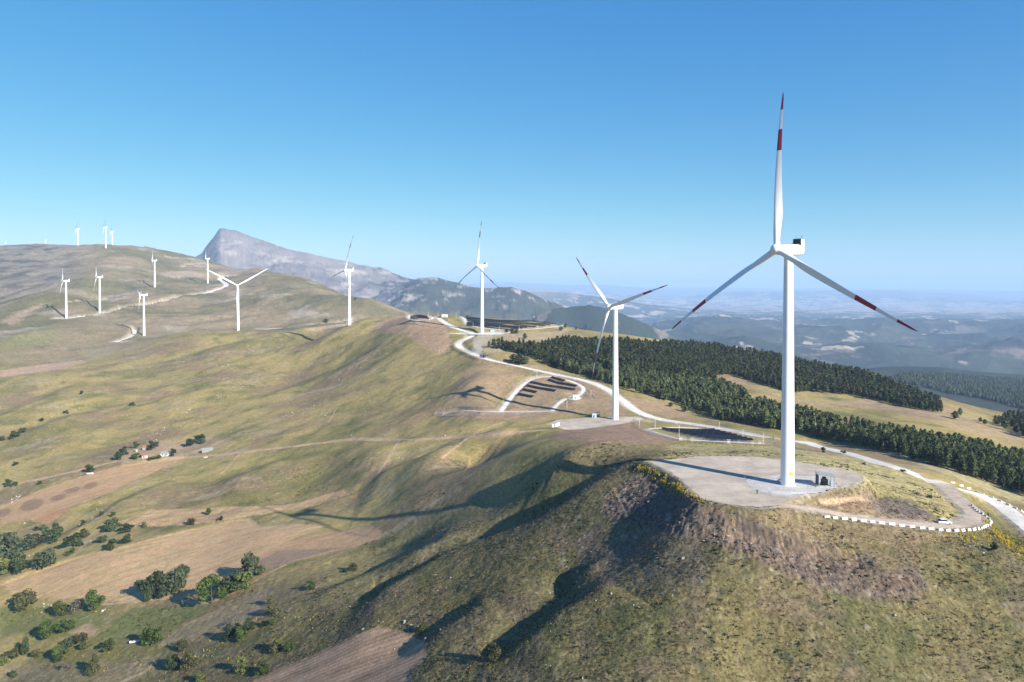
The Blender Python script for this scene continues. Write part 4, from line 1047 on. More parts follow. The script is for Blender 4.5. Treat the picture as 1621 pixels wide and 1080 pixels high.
for k in range(8):
    t = k / 7; a = (1048 + 78 * t, 681 + 17 * t); b = (1132 + 60 * t, 682.5 + 16.5 * t)
    table(a, b, ['farthest','second farthest','third farthest','fourth from the back','fourth from the front','third nearest','second nearest','nearest'][k] + ' black solar table in the field near the main turbine', 'solar tables of the field by the main turbine')
BIG_ = (0, 1, 2, 3, 5, 7, 8, 9, 10)
for k in BIG_:
    t = k / 10; a = (738 + 1 * t, 502.5 + 13.5 * t); b = (893 - 78 * t ** .8, 514.0 + 8.5 * t)
    table(a, b, 'solar table of the biggest field, %s' % ['at the very top of the crest','second from the crest','third from the crest','fourth from the crest','-','in the middle of the field','-','fourth from the fence','third from the fence','second from the fence','closest to the fence'][k], 'solar tables of the biggest field on the crest', w=3.5, low=.6, tilt=19)
for k in range(4):
    t = k / 3; a = (651 - 2 * t, 501.8 + 4.2 * t); b = (676 + 3 * t, 501.8 + 4.0 * t)
    table(a, b, ['top','upper middle','lower middle','bottom'][k] + ' dark solar table of the small oval field on the crest', 'solar tables of the oval field', w=3.0, low=.5, tilt=17)

# ---------------------------------------------------------------- small buildings and cabinets
def hut(name, u, v, sx, sy, sz, rot, label, cat, wall=M_WALLW, roof=M_TIN, gable=False, door=True, wins=0, dmin=0):
    p = gp(u, v, dmin); r = empty(name, p, rot, label, cat)
    link('wall', mk('wall', lambda bm: bx(bm, sx, sy, sz + .6, (0, 0, sz / 2 - .3)), wall), r)
    if gable:
        def rf(bm):
            o = .35; h = sx * 0 + sy * .28
            v_ = [(-sx/2-o,-sy/2-o,sz-.12),(sx/2+o,-sy/2-o,sz-.12),(sx/2+o,0,sz+h),(-sx/2-o,0,sz+h),(-sx/2-o,sy/2+o,sz-.12),(sx/2+o,sy/2+o,sz-.12)]
            t = [bm.verts.new(Vector(c) + Vector((0,0,.16))) for c in v_]; b = [bm.verts.new(c) for c in v_]
            for q in (t, b): bm.faces.new((q[0],q[1],q[2],q[3])); bm.faces.new((q[3],q[2],q[5],q[4]))
            for e in ((0,1),(1,2),(2,5),(5,4),(4,3),(3,0)): bm.faces.new((b[e[0]],b[e[1]],t[e[1]],t[e[0]]))
            for s_ in (-1, 1):
                x = s_ * (sx / 2 - .01); g = [bm.verts.new(c) for c in ((x,-sy/2,sz-.02),(x,sy/2,sz-.02),(x,0,sz+h*.93))]; bm.faces.new(g)
        link('roof', mk('roof', rf, roof), r)
    else:
        link('roof', mk('roof', lambda bm: bx(bm, sx + .4, sy + .4, .18, (0, 0, sz + .09), bev=.03), roof), r)
    if door: link('door', mk('door', lambda bm: bx(bm, .95, .08, 2.0, (-sx * .12, -sy / 2 - .03, 1.0)), M_DARK), r)
    for k in range(wins):
        x = -sx / 2 + sx * (k + .6) / (wins + .2)
        link('window', mk('window', lambda bm: bx(bm, 1.1, .08, 1.1, (x, -sy / 2 - .03, sz * .58)), M_GLASS), r)
    return r
hut('control_hut', 911, 631, 5.5, 3.0, 2.9, math.radians(12), 'white box-like control hut on pale gravel in the small solar field', 'hut', M_BLOCK, M_BLOCK)
hut('relay_hut', 704, 502, 9, 5, 4, .1, 'small pale hut on the crest beside the road between two solar fields', 'hut', M_WALLW, M_TIN)
hut('switch_cabinet', 779.5, 525.5, 5.5, 2.5, 3.0, 0, 'pale blue switch cabinet right of the turbine at the road bend', 'cabinet', M_BLUEGREY, M_TIN, door=False)
hut('switch_cabinet', 940.5, 661, 3.6, 2.6, 3.4, .1, 'blue grey switch cabinet left of the turbine beside the small solar field', 'cabinet', M_BLUEGREY, M_TIN)
def frame_bm(bm):
    for x in (-1.2, 1.2):
        for y in (-1, 1): tube(bm, (x, y, 0), (x, y, 4.2), .12, n=6)
    bx(bm, 2.8, 2.4, .15, (0, 0, 4.2)); bx(bm, 1.5, 1.3, 2.0, (0, 0, 1.2), bev=.05); [bx(bm, .06, .5, 1.5, (-.6 + .2 * k, -.95, 1.2)) for k in range(7)]
p = gp(946.5, 661); r = empty('transformer', p, .1, 'dark transformer under a frame between the blue cabinet and the second turbine', 'transformer')
link('frame', mk('frame', frame_bm, M_DARK), r)
def blocks_bm(bm): bx(bm, 1.8, 1.8, 2.2, (0, 0, 1.1), bev=.08)
for k, (u, v, l) in enumerate([(875.5,676.5,'white concrete counterweight block at the left end of the second gravel pad, left one'),(880.5,675.5,'white concrete counterweight block at the left end of the second gravel pad, middle one'),(883.5,673.5,'white concrete counterweight block at the left end of the second gravel pad, rear right one')]):
    link('concrete_block', mk('concrete_block', blocks_bm, M_BLOCK), label=l, cat='concrete block', group='concrete blocks on the second pad', loc=gp(u, v), rot=(0, 0, .2 * k))
# farmstead
hut('farmhouse', 265, 721.5, 11.5, 5, 2.7, math.radians(8), 'long low white farmhouse with dark openings at the foot of the left hillside', 'house', M_WALLW, M_TIN, True, True, 3)
hut('shed', 229.5, 724.5, 5, 4, 2.6, .3, 'small white walled shed with a rusty roof left of the farmhouse', 'shed', M_WALLW, M_TILE, True, True)
hut('outhouse', 215.8, 715.5, 2.0, 2.0, 2.6, .2, 'tiny white outhouse up the slope left of the farmhouse', 'hut', M_WALLW, M_TIN)
hut('barn', 328, 714.5, 10, 4.5, 1.9, .5, 'low barn with a pale blue tin roof right of the farmhouse', 'barn', M_STONE, M_TIN, True, False)
hut('brown_barn', 231, 711, 7, 5, 2.2, .5, 'brown roofed barn in the trees above the farmhouse', 'barn', M_STONE, M_TILE, True, False)
def cov_bm(bm): bx(bm, 4.5, 2.5, .35, (0, 0, .2), taper=.85, bev=.1)
link('tarpaulin', mk('tarpaulin', cov_bm, M_BLOCK), label='white tarpaulin heap on the grass below the tin roofed barn', cat='tarpaulin', loc=gp(326, 724), rot=(0, 0, .3))
def van_bm(bm): bx(bm, 5.5, 2.0, 1.2, (0, 0, 1.1), bev=.12)
p = gp(142.5, 751.5); r = empty('trailer', p, math.radians(12), 'white trailer parked below a green bush at the field edge', 'trailer')
link('body', mk('body', van_bm, M_BLOCK), r)
wm = mk('wheel', lambda bm: tube(bm, (0, -.15, 0), (0, .15, 0), .45, n=14), M_TYRE)
for x in (-1.2, 1.0):
    for y in (-1.1, 1.1): link('wheel', wm, r, loc=(x, y, .45))

# ---------------------------------------------------------------- vehicles
def prof_body(bm, prof, w, inset=.12, zt=None):
    """side profile in x,z extruded across y, upper points pulled in"""
    L = []
    for s_ in (-1, 1):
        ring = [bm.verts.new((x, s_ * (w / 2 - (inset * max(0, (z - .95)) if z > .95 else 0)), z)) for x, z in prof]; L.append(ring)
    n = len(prof)
    for k in range(n): bm.faces.new((L[0][k], L[0][(k + 1) % n], L[1][(k + 1) % n], L[1][k]))
    bm.faces.new(L[0][::-1]); bm.faces.new(L[1])
def car(p, rotz, label):
    r = empty('car', p, rotz, label, 'car')
    body = [(-2.2,.38),(2.15,.36),(2.25,.62),(2.1,.92),(1.15,1.02),(-.1+.5,1.05),(-1.9,1.08),(-2.2,1.0),(-2.28,.7)]
    link('body', mk('body', lambda bm: prof_body(bm, body, 1.82), M_CARP), r)
    cab = [(1.15,1.0),(.35,1.56),(-1.35,1.6),(-2.0,1.06)]
    link('cabin_glass', mk('cabin_glass', lambda bm: prof_body(bm, cab, 1.70, .35), M_GLASS), r)
    link('roof', mk('roof', lambda bm: bx(bm, 1.8, 1.32, .07, (-.5, 0, 1.61), bev=.02), M_CARP), r)
    w = mk('wheel', lambda bm: tube(bm, (0, -.11, 0), (0, .11, 0), .34, n=18), M_TYRE); rim = mk('rim', lambda bm: tube(bm, (0, -.12, 0), (0, .12, 0), .2, n=14), M_GREY)
    for x in (-1.35, 1.4):
        for y in (-.84, .84):
            ww = link('wheel', w, r, loc=(x, y, .34)); link('rim', rim, ww)
    lm = mk('headlight', lambda bm: bx(bm, .12, .4, .16, (0, 0, 0), bev=.03), M_GREY)
    for y in (-.62, .62): link('headlight', lm, r, loc=(2.2, y, .72))
    tl_ = mk('tail_light', lambda bm: bx(bm, .08, .25, .3, (0, 0, 0)), M_RED)
    for y in (-.72, .72): link('tail_light', tl_, r, loc=(-2.26, y, .85))
    return r
p = gp(1495, 829.5); q = gp(1515, 832); car(p + Vector((0, 0, .08)), math.atan2((q - p).y, (q - p).x), 'white car parked on the inside of the gravel hairpin')
p = gp(764, 566.5); q = gp(790, 573.5)
r = empty('truck', p + Vector((0, 0, .15)), math.atan2((q - p).y, (q - p).x), 'dark blue truck raising dust on the pale gravel road', 'truck')
link('cab', mk('cab', lambda bm: bx(bm, 2.0, 2.45, 2.3, (3.1, 0, 1.85), taper=.93, bev=.12), M_TRUCK), r)
link('windscreen', mk('windscreen', lambda bm: bx(bm, .06, 2.0, .9, (4.09, 0, 2.3)), M_GLASS), r)
link('load_box', mk('load_box', lambda bm: (bx(bm, 5.4, 2.5, 2.2, (-.8, 0, 2.2), bev=.06), [bx(bm, .12, 2.6, 2.2, (-3.2 + 1.2 * k, 0, 2.2)) for k in range(5)]), M_TRUCK), r)
link('chassis', mk('chassis', lambda bm: bx(bm, 7.6, 1.0, .4, (.3, 0, .85)), M_DARK), r)
wm2 = mk('wheel', lambda bm: tube(bm, (0, -.18, 0), (0, .18, 0), .52, n=16), M_TYRE)
for x in (-2.3, -1.1, 3.0):
    for y in (-1.05, 1.05): link('wheel', wm2, r, loc=(x, y, .52))
TRUCK = p.copy()
def dust_cloud():
    pts = [(760,565,5.0,2.5),(757,561,7,4),(755,556,9,6.5),(757,551,10,9),(762,547,10,11),(770,543,9,12),(780,540,8,11)]
    bm = bmesh.new()
    for k, (u, v, rad, h) in enumerate(pts):
        c = gp(u, min(568, v + 4 if k < 3 else 561)) if k < 3 else gp(752 + 3 * (k - 2), 556)
        off = Vector((1.5 * max(0, k - 2), 4.0 * max(0, k - 2), h * .75 + 1.6 * max(0, k - 2)))
        bmesh.ops.create_icosphere(bm, subdivisions=2, radius=rad * .75, matrix=Matrix.Translation(c + off))
    for v in bm.verts:
        v.co += Vector((random.uniform(-.6, .6), random.uniform(-.6, .6), random.uniform(-.6, .6)))
    me = bpy.data.meshes.new('dust_cloud'); bm.to_mesh(me); bm.free()
    m = bpy.data.materials.new('road_dust'); m.use_nodes = True; nt = m.node_tree; nt.nodes.clear()
    o = nt.nodes.new('ShaderNodeOutputMaterial'); vp = nt.nodes.new('ShaderNodeVolumePrincipled')
    vp.inputs['Color'].default_value = (.85, .83, .8, 1); vp.inputs['Density'].default_value = .030
    nt.links.new(vp.outputs[0], o.inputs['Volume']); me.materials.append(m)
    link('dust_cloud', me, kind='stuff', label='pale road dust hanging behind the blue truck')
dust_cloud()

# ---------------------------------------------------------------- person on the pad
def person(loc, rotz, label):
    V = [(0,0,.95),(0,0,1.15),(0,-.01,1.40),(0,-.01,1.52),(0,-.02,1.66),(0,-.02,1.76),
         (.19,0,1.42),(.25,.01,1.15),(.24,-.08,.92),(-.19,0,1.42),(-.25,.01,1.15),(-.22,-.10,.95),
         (.10,0,.90),(.11,-.02,.50),(.11,.02,.08),(.12,-.14,.04),(-.10,0,.90),(-.12,.01,.50),(-.13,.05,.08),(-.14,-.11,.04),
         (.24,-.12,.80),(-.22,-.14,.83)]
    E = [(0,1),(1,2),(2,3),(3,4),(4,5),(2,6),(6,7),(7,8),(2,9),(9,10),(10,11),(0,12),(12,13),(13,14),(14,15),(0,16),(16,17),(17,18),(18,19),(8,20),(11,21)]
    Rd = [.155,.15,.17,.065,.10,.085,.075,.05,.04,.075,.05,.04,.095,.065,.05,.04,.095,.065,.05,.04,.025,.025]
    # five short fingers on either hand
    for b in (20, 21):
        base = Vector(V[b])
        for q in range(5):
            V.append(tuple(base + Vector(((-.03 if b == 20 else .03) * (q == 4), -.035 + .017 * q, -.075 + .012 * abs(q - 1.5)))))
            E.append((b, len(V) - 1)); Rd.append(.009)
    me = bpy.data.meshes.new('person'); me.from_pydata(V, E, []); o = bpy.data.objects.new('person', me); COL.objects.link(o)
    md = o.modifiers.new('skin', 'SKIN'); sk = me.skin_vertices[0].data
    for k, r_ in enumerate(Rd): sk[k].radius = (r_, r_)
    sk[0].use_root = True
    o.modifiers.new('sub', 'SUBSURF').levels = 1
    m = noisy('dark_clothing', (.03, .032, .045), .9, 6, .3)
    me.materials.append(m); o.location = loc; o.rotation_euler[2] = rotz
    o['label'] = label; o['category'] = 'person'
    def head(bm):
        bmesh.ops.create_icosphere(bm, subdivisions=2, radius=.115, matrix=Matrix.Translation((0, -.005, 1.73)) @ Matrix.Diagonal((.85, 1, 1.15, 1)))
    link('hair', mk('hair', head, M_DARK, True), o)
p = gp(1198.5, 782.5); person((p.x, p.y, .035), 2.2, 'person in dark clothes standing on the gravel pad left of the nearest turbine')

# ---------------------------------------------------------------- barriers along the roads
def barrier_bm(bm):
    pr = [(-.34,0),(.34,0),(.34,.16),(.20,.42),(.14,.95),(-.14,.95),(-.20,.42),(-.34,.16)]
    L = [[bm.verts.new((x, y, z)) for y, z in pr] for x in (-1.05, 1.05)]; n = len(pr)
    for k in range(n): bm.faces.new((L[0][k], L[0][(k + 1) % n], L[1][(k + 1) % n], L[1][k]))
    bm.faces.new(L[0][::-1]); bm.faces.new(L[1])
    bmesh.ops.recalc_face_normals(bm, faces=bm.faces); bmesh.ops.bevel(bm, geom=[e for e in bm.edges], offset=.03, segments=1, affect='EDGES')
ME_BAR = mk('barrier', barrier_bm, M_BLOCK)
def barriers(px, sp, labels, group, off=0.0):
    P = smooth_poly(line_xy(G, px, step=5), 2); L = np.concatenate([[0], np.cumsum(np.hypot(*np.diff(P, axis=0).T))])
    n = int(L[-1] / sp)
    for k in range(n + 1):
        s_ = k * sp; x, y = np.interp(s_, L, P[:, 0]), np.interp(s_, L, P[:, 1]); x2, y2 = np.interp(s_ + .5, L, P[:, 0]), np.interp(s_ + .5, L, P[:, 1])
        if s_ + .5 > L[-1]: x2, y2 = 2 * x - np.interp(s_ - .5, L, P[:, 0]), 2 * y - np.interp(s_ - .5, L, P[:, 1])
        pz = drop(x, y)
        o = link('road_barrier', ME_BAR, label=labels(k, n), cat='barrier', group=group, loc=(x + random.uniform(-.15, .15), y + random.uniform(-.15, .15), pz.z - .05), rot=(random.uniform(-.05, .05), random.uniform(-.04, .04), math.atan2(y2 - y, x2 - x) + random.uniform(-.1, .1))); o.scale = (random.uniform(.82, .95),) * 3
barriers([(1309,820),(1330,822),(1351,824),(1400,829.5),(1450,836),(1490,840.5),(1520,841.5),(1550,838.5),(1566,833),(1570,826.5),(1561,818.5),(1546,808),(1538,799.5)], 3.3,
    lambda k, n: 'white barrier block at the pad end of the hairpin row' if k == 0 else ('white barrier block at the uphill end of the hairpin row' if k == n else 'white concrete barrier block in the long row round the outside of the gravel hairpin'), 'white barrier blocks round the hairpin')
barriers([(1509,765.5),(1530,773),(1560,784.5),(1590,797),(1621,811.5),(1640,821)], 4.0,
    lambda k, n: 'shaded barrier block at the far end of the row beside the pale main road' if k == 0 else 'shaded grey barrier block in the row on the outer edge of the pale main road', 'barrier blocks along the main road')
# ================================================================ vegetation
def leaf_mat(name, base, var=.25):
    m = mat(name, base, .75, 0, .15); b = m.node_tree.nodes['Principled BSDF']
    a = nd(m, 'ShaderNodeAttribute', attribute_name='Col'); oi = nd(m, 'ShaderNodeObjectInfo')
    r = nd(m, 'ShaderNodeMapRange'); r.inputs['To Min'].default_value = 1 - var; r.inputs['To Max'].default_value = 1 + var; lk(m, oi.outputs['Random'], r.inputs['Value'])
    v = nd(m, 'ShaderNodeVectorMath', operation='SCALE'); lk(m, a.outputs['Color'], v.inputs[0]); lk(m, r.outputs['Result'], v.inputs['Scale'])
    v2 = nd(m, 'ShaderNodeVectorMath', operation='MULTIPLY'); v2.inputs[1].default_value = base; lk(m, v.outputs['Vector'], v2.inputs[0])
    lk(m, v2.outputs['Vector'], b.inputs['Base Color'])
    tr = nd(m, 'ShaderNodeBsdfTranslucent'); lk(m, v2.outputs['Vector'], tr.inputs['Color'])
    mx = nd(m, 'ShaderNodeMixShader'); mx.inputs[0].default_value = .22
    out = m.node_tree.nodes['Material Output']; lk(m, b.outputs[0], mx.inputs[1]); lk(m, tr.outputs[0], mx.inputs[2]); lk(m, mx.outputs[0], out.inputs['Surface'])
    return m
LM = {'bright': leaf_mat('bright_leaves', (.062, .095, .024)), 'grey': leaf_mat('grey_green_leaves', (.066, .086, .044)), 'dark': leaf_mat('dark_leaves', (.044, .066, .027)),
      'olive': leaf_mat('olive_leaves', (.085, .090, .036)), 'lime': leaf_mat('light_leaves', (.098, .120, .036)), 'pine': leaf_mat('pine_needles', (.064, .083, .034), .35), 'far': leaf_mat('far_pine_needles', (.034, .046, .026), .3), 'dead': leaf_mat('bare_twigs', (.16, .14, .11))}
def cards(C_, Nn, size, r_, aspect=.6):
    n = len(C_)
    t = r_.normal(size=(n, 3)); t -= (t * Nn).sum(1)[:, None] * Nn; t /= np.linalg.norm(t, axis=1)[:, None] + 1e-9
    b = np.cross(Nn, t); s = (size * r_.uniform(.65, 1.35, n))[:, None]
    V = np.stack([C_ - t * s, C_ - b * s * aspect, C_ + t * s, C_ + b * s * aspect], 1).reshape(-1, 3)
    F = np.arange(4 * n).reshape(n, 4); return V, F
def unit(v): return v / (np.linalg.norm(v, axis=-1, keepdims=True) + 1e-9)
def crown_broad(seed, nl=13, nc=90, wide=.5, low=.03):
    """unit-height crown, lobed and ragged"""
    r_ = np.random.default_rng(seed); Cs, Ns, cl_ = [], [], []
    for k in range(nl):
        a = r_.uniform(0, 2 * math.pi); h = r_.uniform(low + .12, .88); rad = wide * .62 * math.sqrt(max(.05, 1 - ((h - .45) / .55) ** 2)) * r_.uniform(.35, 1.0)
        c = np.array([rad * math.cos(a), rad * math.sin(a), h]); lr = r_.uniform(.13, .22)
        d = unit(r_.normal(size=(nc, 3))); p = c + d * lr * r_.uniform(.55, 1.12, nc)[:, None] * np.array([1.15, 1.15, .9])
        p[:, 2] = np.clip(p[:, 2], low * .3, 1.02)
        Cs.append(p); Ns.append(unit(d + .55 * r_.normal(size=(nc, 3)))); cl_.append(np.clip(r_.uniform(.75, 1.25) * r_.uniform(.75, 1.25, nc), .4, 1.6))
    V, F = cards(np.vstack(Cs), np.vstack(Ns), .056, r_)
    tint = np.repeat(np.concatenate(cl_), 4)[:, None] * np.ones(3)
    return V, F, tint
def crown_pine(seed, n=330, size=.068, w=.22):
    r_ = np.random.default_rng(seed)
    h = r_.uniform(.14, 1, n) ** .85; a = r_.uniform(0, 2 * math.pi, n)
    whorl = .75 + .25 * np.cos((h * 7 + .12 * np.sin(a * 3 + seed)) * 2 * math.pi)
    prof = np.interp(h, [0, .14, .3, .6, .85, 1.0], [.3, .75, 1, .95, .68, .14]) * whorl * (1 + .22 * np.sin(a * 2 + seed) + .15 * np.sin(a * 5 + 2 * seed))
    rr = w * prof * r_.uniform(.45, 1.05, n)
    p = np.stack([rr * np.cos(a), rr * np.sin(a), h], 1)
    nn = unit(np.stack([np.cos(a) * .8, np.sin(a) * .8, np.full(n, .75)], 1) + .5 * r_.normal(size=(n, 3)))
    V, F = cards(p, nn, size, r_, .55)
    return V, F, np.repeat(r_.uniform(.6, 1.4, n), 4)[:, None] * np.ones(3)
def trunk_bm(bm, h=.5, r=.028, limbs=5, seed=0):
    q = random.Random(seed); top = Vector((q.uniform(-.03, .03), q.uniform(-.03, .03), h))
    tube(bm, (0, 0, -.06), top * .5, r * 1.15, r * .8, 7); tube(bm, top * .5, top, r * .8, r * .45, 7)
    for k in range(limbs):
        a = 2 * math.pi * k / limbs + q.uniform(-.4, .4); s = top * q.uniform(.4, .95)
        tube(bm, s, s + Vector((math.cos(a) * .2, math.sin(a) * .2, q.uniform(.1, .25))), r * .45, r * .15, 5)
CROWN = {}
for kk in LM:
    if kk == 'far': continue
    for s_ in range(3):
        sd = hash(kk) % 1 + s_ * 11 + {'bright': 1, 'grey': 2, 'dark': 3, 'olive': 4, 'lime': 5, 'pine': 6, 'dead': 7, 'far': 8}[kk] * 101
        if kk == 'pine': V, F, t = crown_pine(sd)
        else: V, F, t = crown_broad(sd, nl=12 + 2 * s_, wide=[.62, .75, .5][s_], nc=92 if kk != 'dead' else 22)
        CROWN[kk, s_] = np_mesh('crown', V, F, LM[kk], t)
TRUNK = [mk('trunk', lambda bm: trunk_bm(bm, .55, .026, 5, s_), M_BARK) for s_ in range(3)]
PTRUNK = mk('trunk', lambda bm: trunk_bm(bm, .8, .014, 0, 5), M_BARK)
def tree(name, u, v, hp, wp, kind, label, cat='tree', group=None, dmin=0, var=None, sink=.02):
    p = gp(u, v, dmin); D = p.y
    H = hp / FPX * D * 1.03; Wd = wp / FPX * D
    var = (int(u) + int(v)) % 3 if var is None else var
    r = empty(name, (p.x, p.y, p.z - sink * H), random.uniform(0, 6.28), label, cat, group)
    base_w = {'pine': .44}.get(kind, [.62, .75, .5][var] * 1.15 + .28)
    r.scale = (Wd / base_w, Wd / base_w, H)
    link('crown', CROWN[kind, var], r); link('trunk', PTRUNK if kind == 'pine' else TRUNK[var], r)
    return r
T_ = [
 # the two big groups beside the straw field
 (232,949,36,34,'dark','dark green tree at the left end of the clump on the straw field edge',0),
 (250,946,46,36,'grey','tall grey green tree in the middle of the clump on the straw field edge',1),
 (272,938,44,40,'grey','grey green leaning tree at the right of the clump on the straw field edge',0),
 (288,918,22,26,'grey','small grey green tree behind the right end of the clump on the straw field',2),
 (336,955,42,50,'bright','round bright green tree casting a wide shadow on the green meadow',1),
 (366,936,36,36,'grey','grey green tree between the round bright tree and the brown ploughed strip',0),
 (396,914,40,42,'grey','grey green tree at the right end of the clump, touching the brown ploughed strip',1),
 (385,933,26,40,'lime','light green low tree in front of the two grey green ones by the ploughed strip',1),
 (150,965,31,34,'bright','bright green round bush at the lower corner of the straw field',1),
 (121,970,24,24,'dead','grey twiggy bush between two green ones at the lower edge of the straw field',0),
 (98,973,22,26,'lime','light green bush left of the grey twiggy one at the straw field edge',0),
 (38,961,28,40,'olive','olive green bush alone at the left tip of the straw field',1),
 (12,884,44,50,'grey','big grey green tree at the left picture edge above the straw field',1),
 (8,908,22,30,'lime','light green bush under the big tree at the left picture edge',1),
 (55,866,28,34,'grey','grey green tree above the straw field, left of the darkest crown',0),
 (84,858,30,34,'dark','dark grey green tree above the left part of the straw field',1),
 (69,898,34,34,'grey','grey green tree with a visible pale trunk at the straw field edge',0),
 (33,906,28,30,'dark','dark green bush left of the tree with the pale trunk',1),
 (118,866,22,30,'dark','dark green tree beside the double wheel track',0),
 (112,878,10,16,'bright','small bright bush at the foot of the double wheel track',1),
 (135,850,13,15,'olive','olive bush at the top of the double wheel track',2),
 (178,839,20,26,'grey','grey green tree left of the tan terrace',1),
 (200,842,13,24,'dark','low dark bush at the left end of the tan terrace',0),
 (162,858,13,17,'grey','round grey green bush above the straw field, right of the wheel track',0),
 (176,870,16,22,'bright','green bush at the upper edge of the straw field, right of the wheel track',1),
 (201,860,14,14,'dark','dark upright bush above the middle of the straw field',2),
 (228,835,9,9,'olive','small olive bush at the edge of the terrace',0),
 (70,839,8,11,'bright','bright green bush below the orange soil patch, right one',1),(57,840,7,9,'dark','dark green bush below the orange soil patch, left one',0),
 (131,832,9,9,'dark','dark round bush beside white stones on the lower left slope',0),
 (178,818,8,9,'dark','dark bush on the slope left of the terrace, right one of two',0),(160,817,7,8,'dark','dark bush on the slope left of the terrace, left one of two',0),
 (303,831,12,14,'olive','olive bush by the upper edge of the straw field',1),(330,815,11,9,'bright','upright green bush on the tan terrace',2),(350,824,7,9,'dark','small dark bush between terrace and straw field',0),
 (78,1010,28,32,'bright','green bush casting a shadow left on the tan patch, left of two',1),(105,1000,19,24,'bright','smaller green bush right of the one on the tan patch',0),
 (110,1024,19,20,'grey','grey green bush in the lower left group, middle',0),(128,1018,18,20,'olive','olive bush in the lower left group, right',1),(134,1027,12,16,'lime','light green bush in front of the lower left group',0),
 (172,1030,18,20,'bright','bright green bush alone left of the white water trough',0),
 (22,1040,16,30,'olive','olive wide bush near the lower left corner',1),(40,1036,26,13,'dark','dark narrow bush near the lower left corner',2),(58,1040,12,18,'olive','low olive bush right of the narrow dark one',0),
 (95,1042,20,26,'bright','green bush above the pale foot track, lower left',1),(92,1048,12,15,'dark','dark low bush below the green one, lower left',0),
 (5,1052,13,18,'lime','light green bush at the left picture edge near the bottom',1),(147,1067,30,20,'olive','upright olive bush near the bottom edge, lower left',2),(105,1060,13,20,'dead','grey twiggy bush near the bottom edge, lower left',0),(22,1072,11,12,'bright','small green bush in the lower left corner',0),
 (233,1020,27,22,'bright','bright green bush at the end of the dark green meadow strip, left half',2),(246,1018,26,24,'bright','bright green bush at the end of the dark green meadow strip, right half',0),
 (288,1029,18,20,'olive','brownish olive bush on the grass below the pale slope',1),(276,1060,26,28,'dark','dark green tree near the bottom edge with a long shadow left',1),(300,1059,30,30,'olive','olive tree joined to the dark green one near the bottom edge',0),
 (364,1014,26,22,'dark','dark green bush in the group beside the pale slope, left',0),(382,1014,22,24,'bright','green bush in the group beside the pale slope, front',1),(393,1002,22,22,'dark','dark green bush in the group beside the pale slope, right',0),(376,996,18,22,'dead','bare twiggy bush behind the group beside the pale slope',1),
 (432,974,18,22,'olive','olive bush right of the reddish bare patch',0),(428,956,14,13,'lime','small light green bush at the corner of the reddish bare patch',1),(416,992,9,9,'dark','small dark bush right of the group beside the pale slope',0),(432,989,10,22,'lime','low light green bush right of the small dark bush',1),
 (382,1064,24,24,'lime','light green bush near the bottom edge, left of the ploughed field',1),(415,1069,20,24,'bright','green bush touching the left corner of the ploughed field',0),(437,1032,22,20,'olive','slender olive tree above the ploughed field',2),(458,1030,17,20,'bright','green bush above the left end of the ploughed field',0),(318,1079,14,20,'lime','light green bush cut by the bottom edge',0),
 (492,934,14,15,'bright','round green bush on the slope left of the spur shadow',0),(558,904,12,22,'olive','low olive bush high on the slope above the spur shadow',1),
 (782,1047,30,26,'olive','dark olive bush in the foreground gully',1),(668,1000,14,16,'bright','green bush among grey stones above the ploughed field',0),(790,906,0,0,'',"",0),
 # farmstead
 (188,729,15,14,'dark','dark green tree at the left end of the farmstead, front',1),(196,721,14,16,'dark','dark green tree at the left end of the farmstead, rear',0),(216,709,10,12,'bright','green tree beside the brown barn',1),(241,712,14,18,'dark','dark green tree right of the brown barn',0),
 (218,726,8,22,'bright','wide low green bush in front of the farm shed',1),(274,722,12,11,'dark','dark green tree against the right end of the farmhouse',0),(303,706,12,20,'dark','dark green tree right of the farm, left half of the pair',1),(318,702,15,20,'dark','dark green tree right of the farm, right half of the pair',0),(245,727,5,22,'bright','low green hedge in front of the farmhouse',1),
 (142,748,13,16,'bright','green bush right above the parked white trailer',1),(12,770,12,13,'dark','dark bush beside the bank track at the left edge',0),(23,770,8,10,'bright','green bush beside the bank track near the left edge',1),(62,767,6,8,'bright','small green bush on the green strip below the bank track',0),
 (22,694,12,18,'dark','dark green bush in the gully at the left edge, mid slope',0),(36,685,9,12,'olive','olive bush in the gully near the left edge, mid slope',1),(3,698,8,10,'bright','small green bush at the left edge, mid slope',0),(66,667,5,10,'dark','dark low bush in the mid slope gully',0),(105,655,6,9,'dark','dark bush in the mid slope gully, farther right',0),
 (210,642.5,6,10,'dark','lone dark bush on the smooth hillside',0),(130,624,6,7,'dark','lone dark bush high on the left hillside',1),(24,737,6,9,'dark','dark bush below the yellow grass at the left edge',0),
 (516,510.5,6,9,'dark','lone dark bush beside the far ridge road',0),(562,475,4,5,'dark','lone tiny tree on the far grassy slope',0),
 # by the road and pad
 (1303,716.5,9,9,'dark','small dark bush on the dry grass behind the main turbine pad',0),(1335,718,6,8,'olive','small olive bush beside the pale road behind the pad',1),(1368,736,4,7,'dark','low dark bush on the dry grass right of the pad',0),(1471,789,5,12,'dark','low dark bush on the grass inside the hairpin',1),
 (1574,872,13,15,'dark','dark green bush among yellow flowers below the hairpin',0),(1490,845,0,0,'','',0),(1430,747,4,11,'dark','low dark bush on the near verge of the pale road',1),
]
for u, v, hp, wp, k, l, var in T_:
    if hp:
        big_ = hp >= 20
        tree('broadleaf_tree' if big_ else 'bush', u, v, hp, wp, k, l, 'tree' if big_ else 'bush', None, 1700 if v < 480 else 0, var)

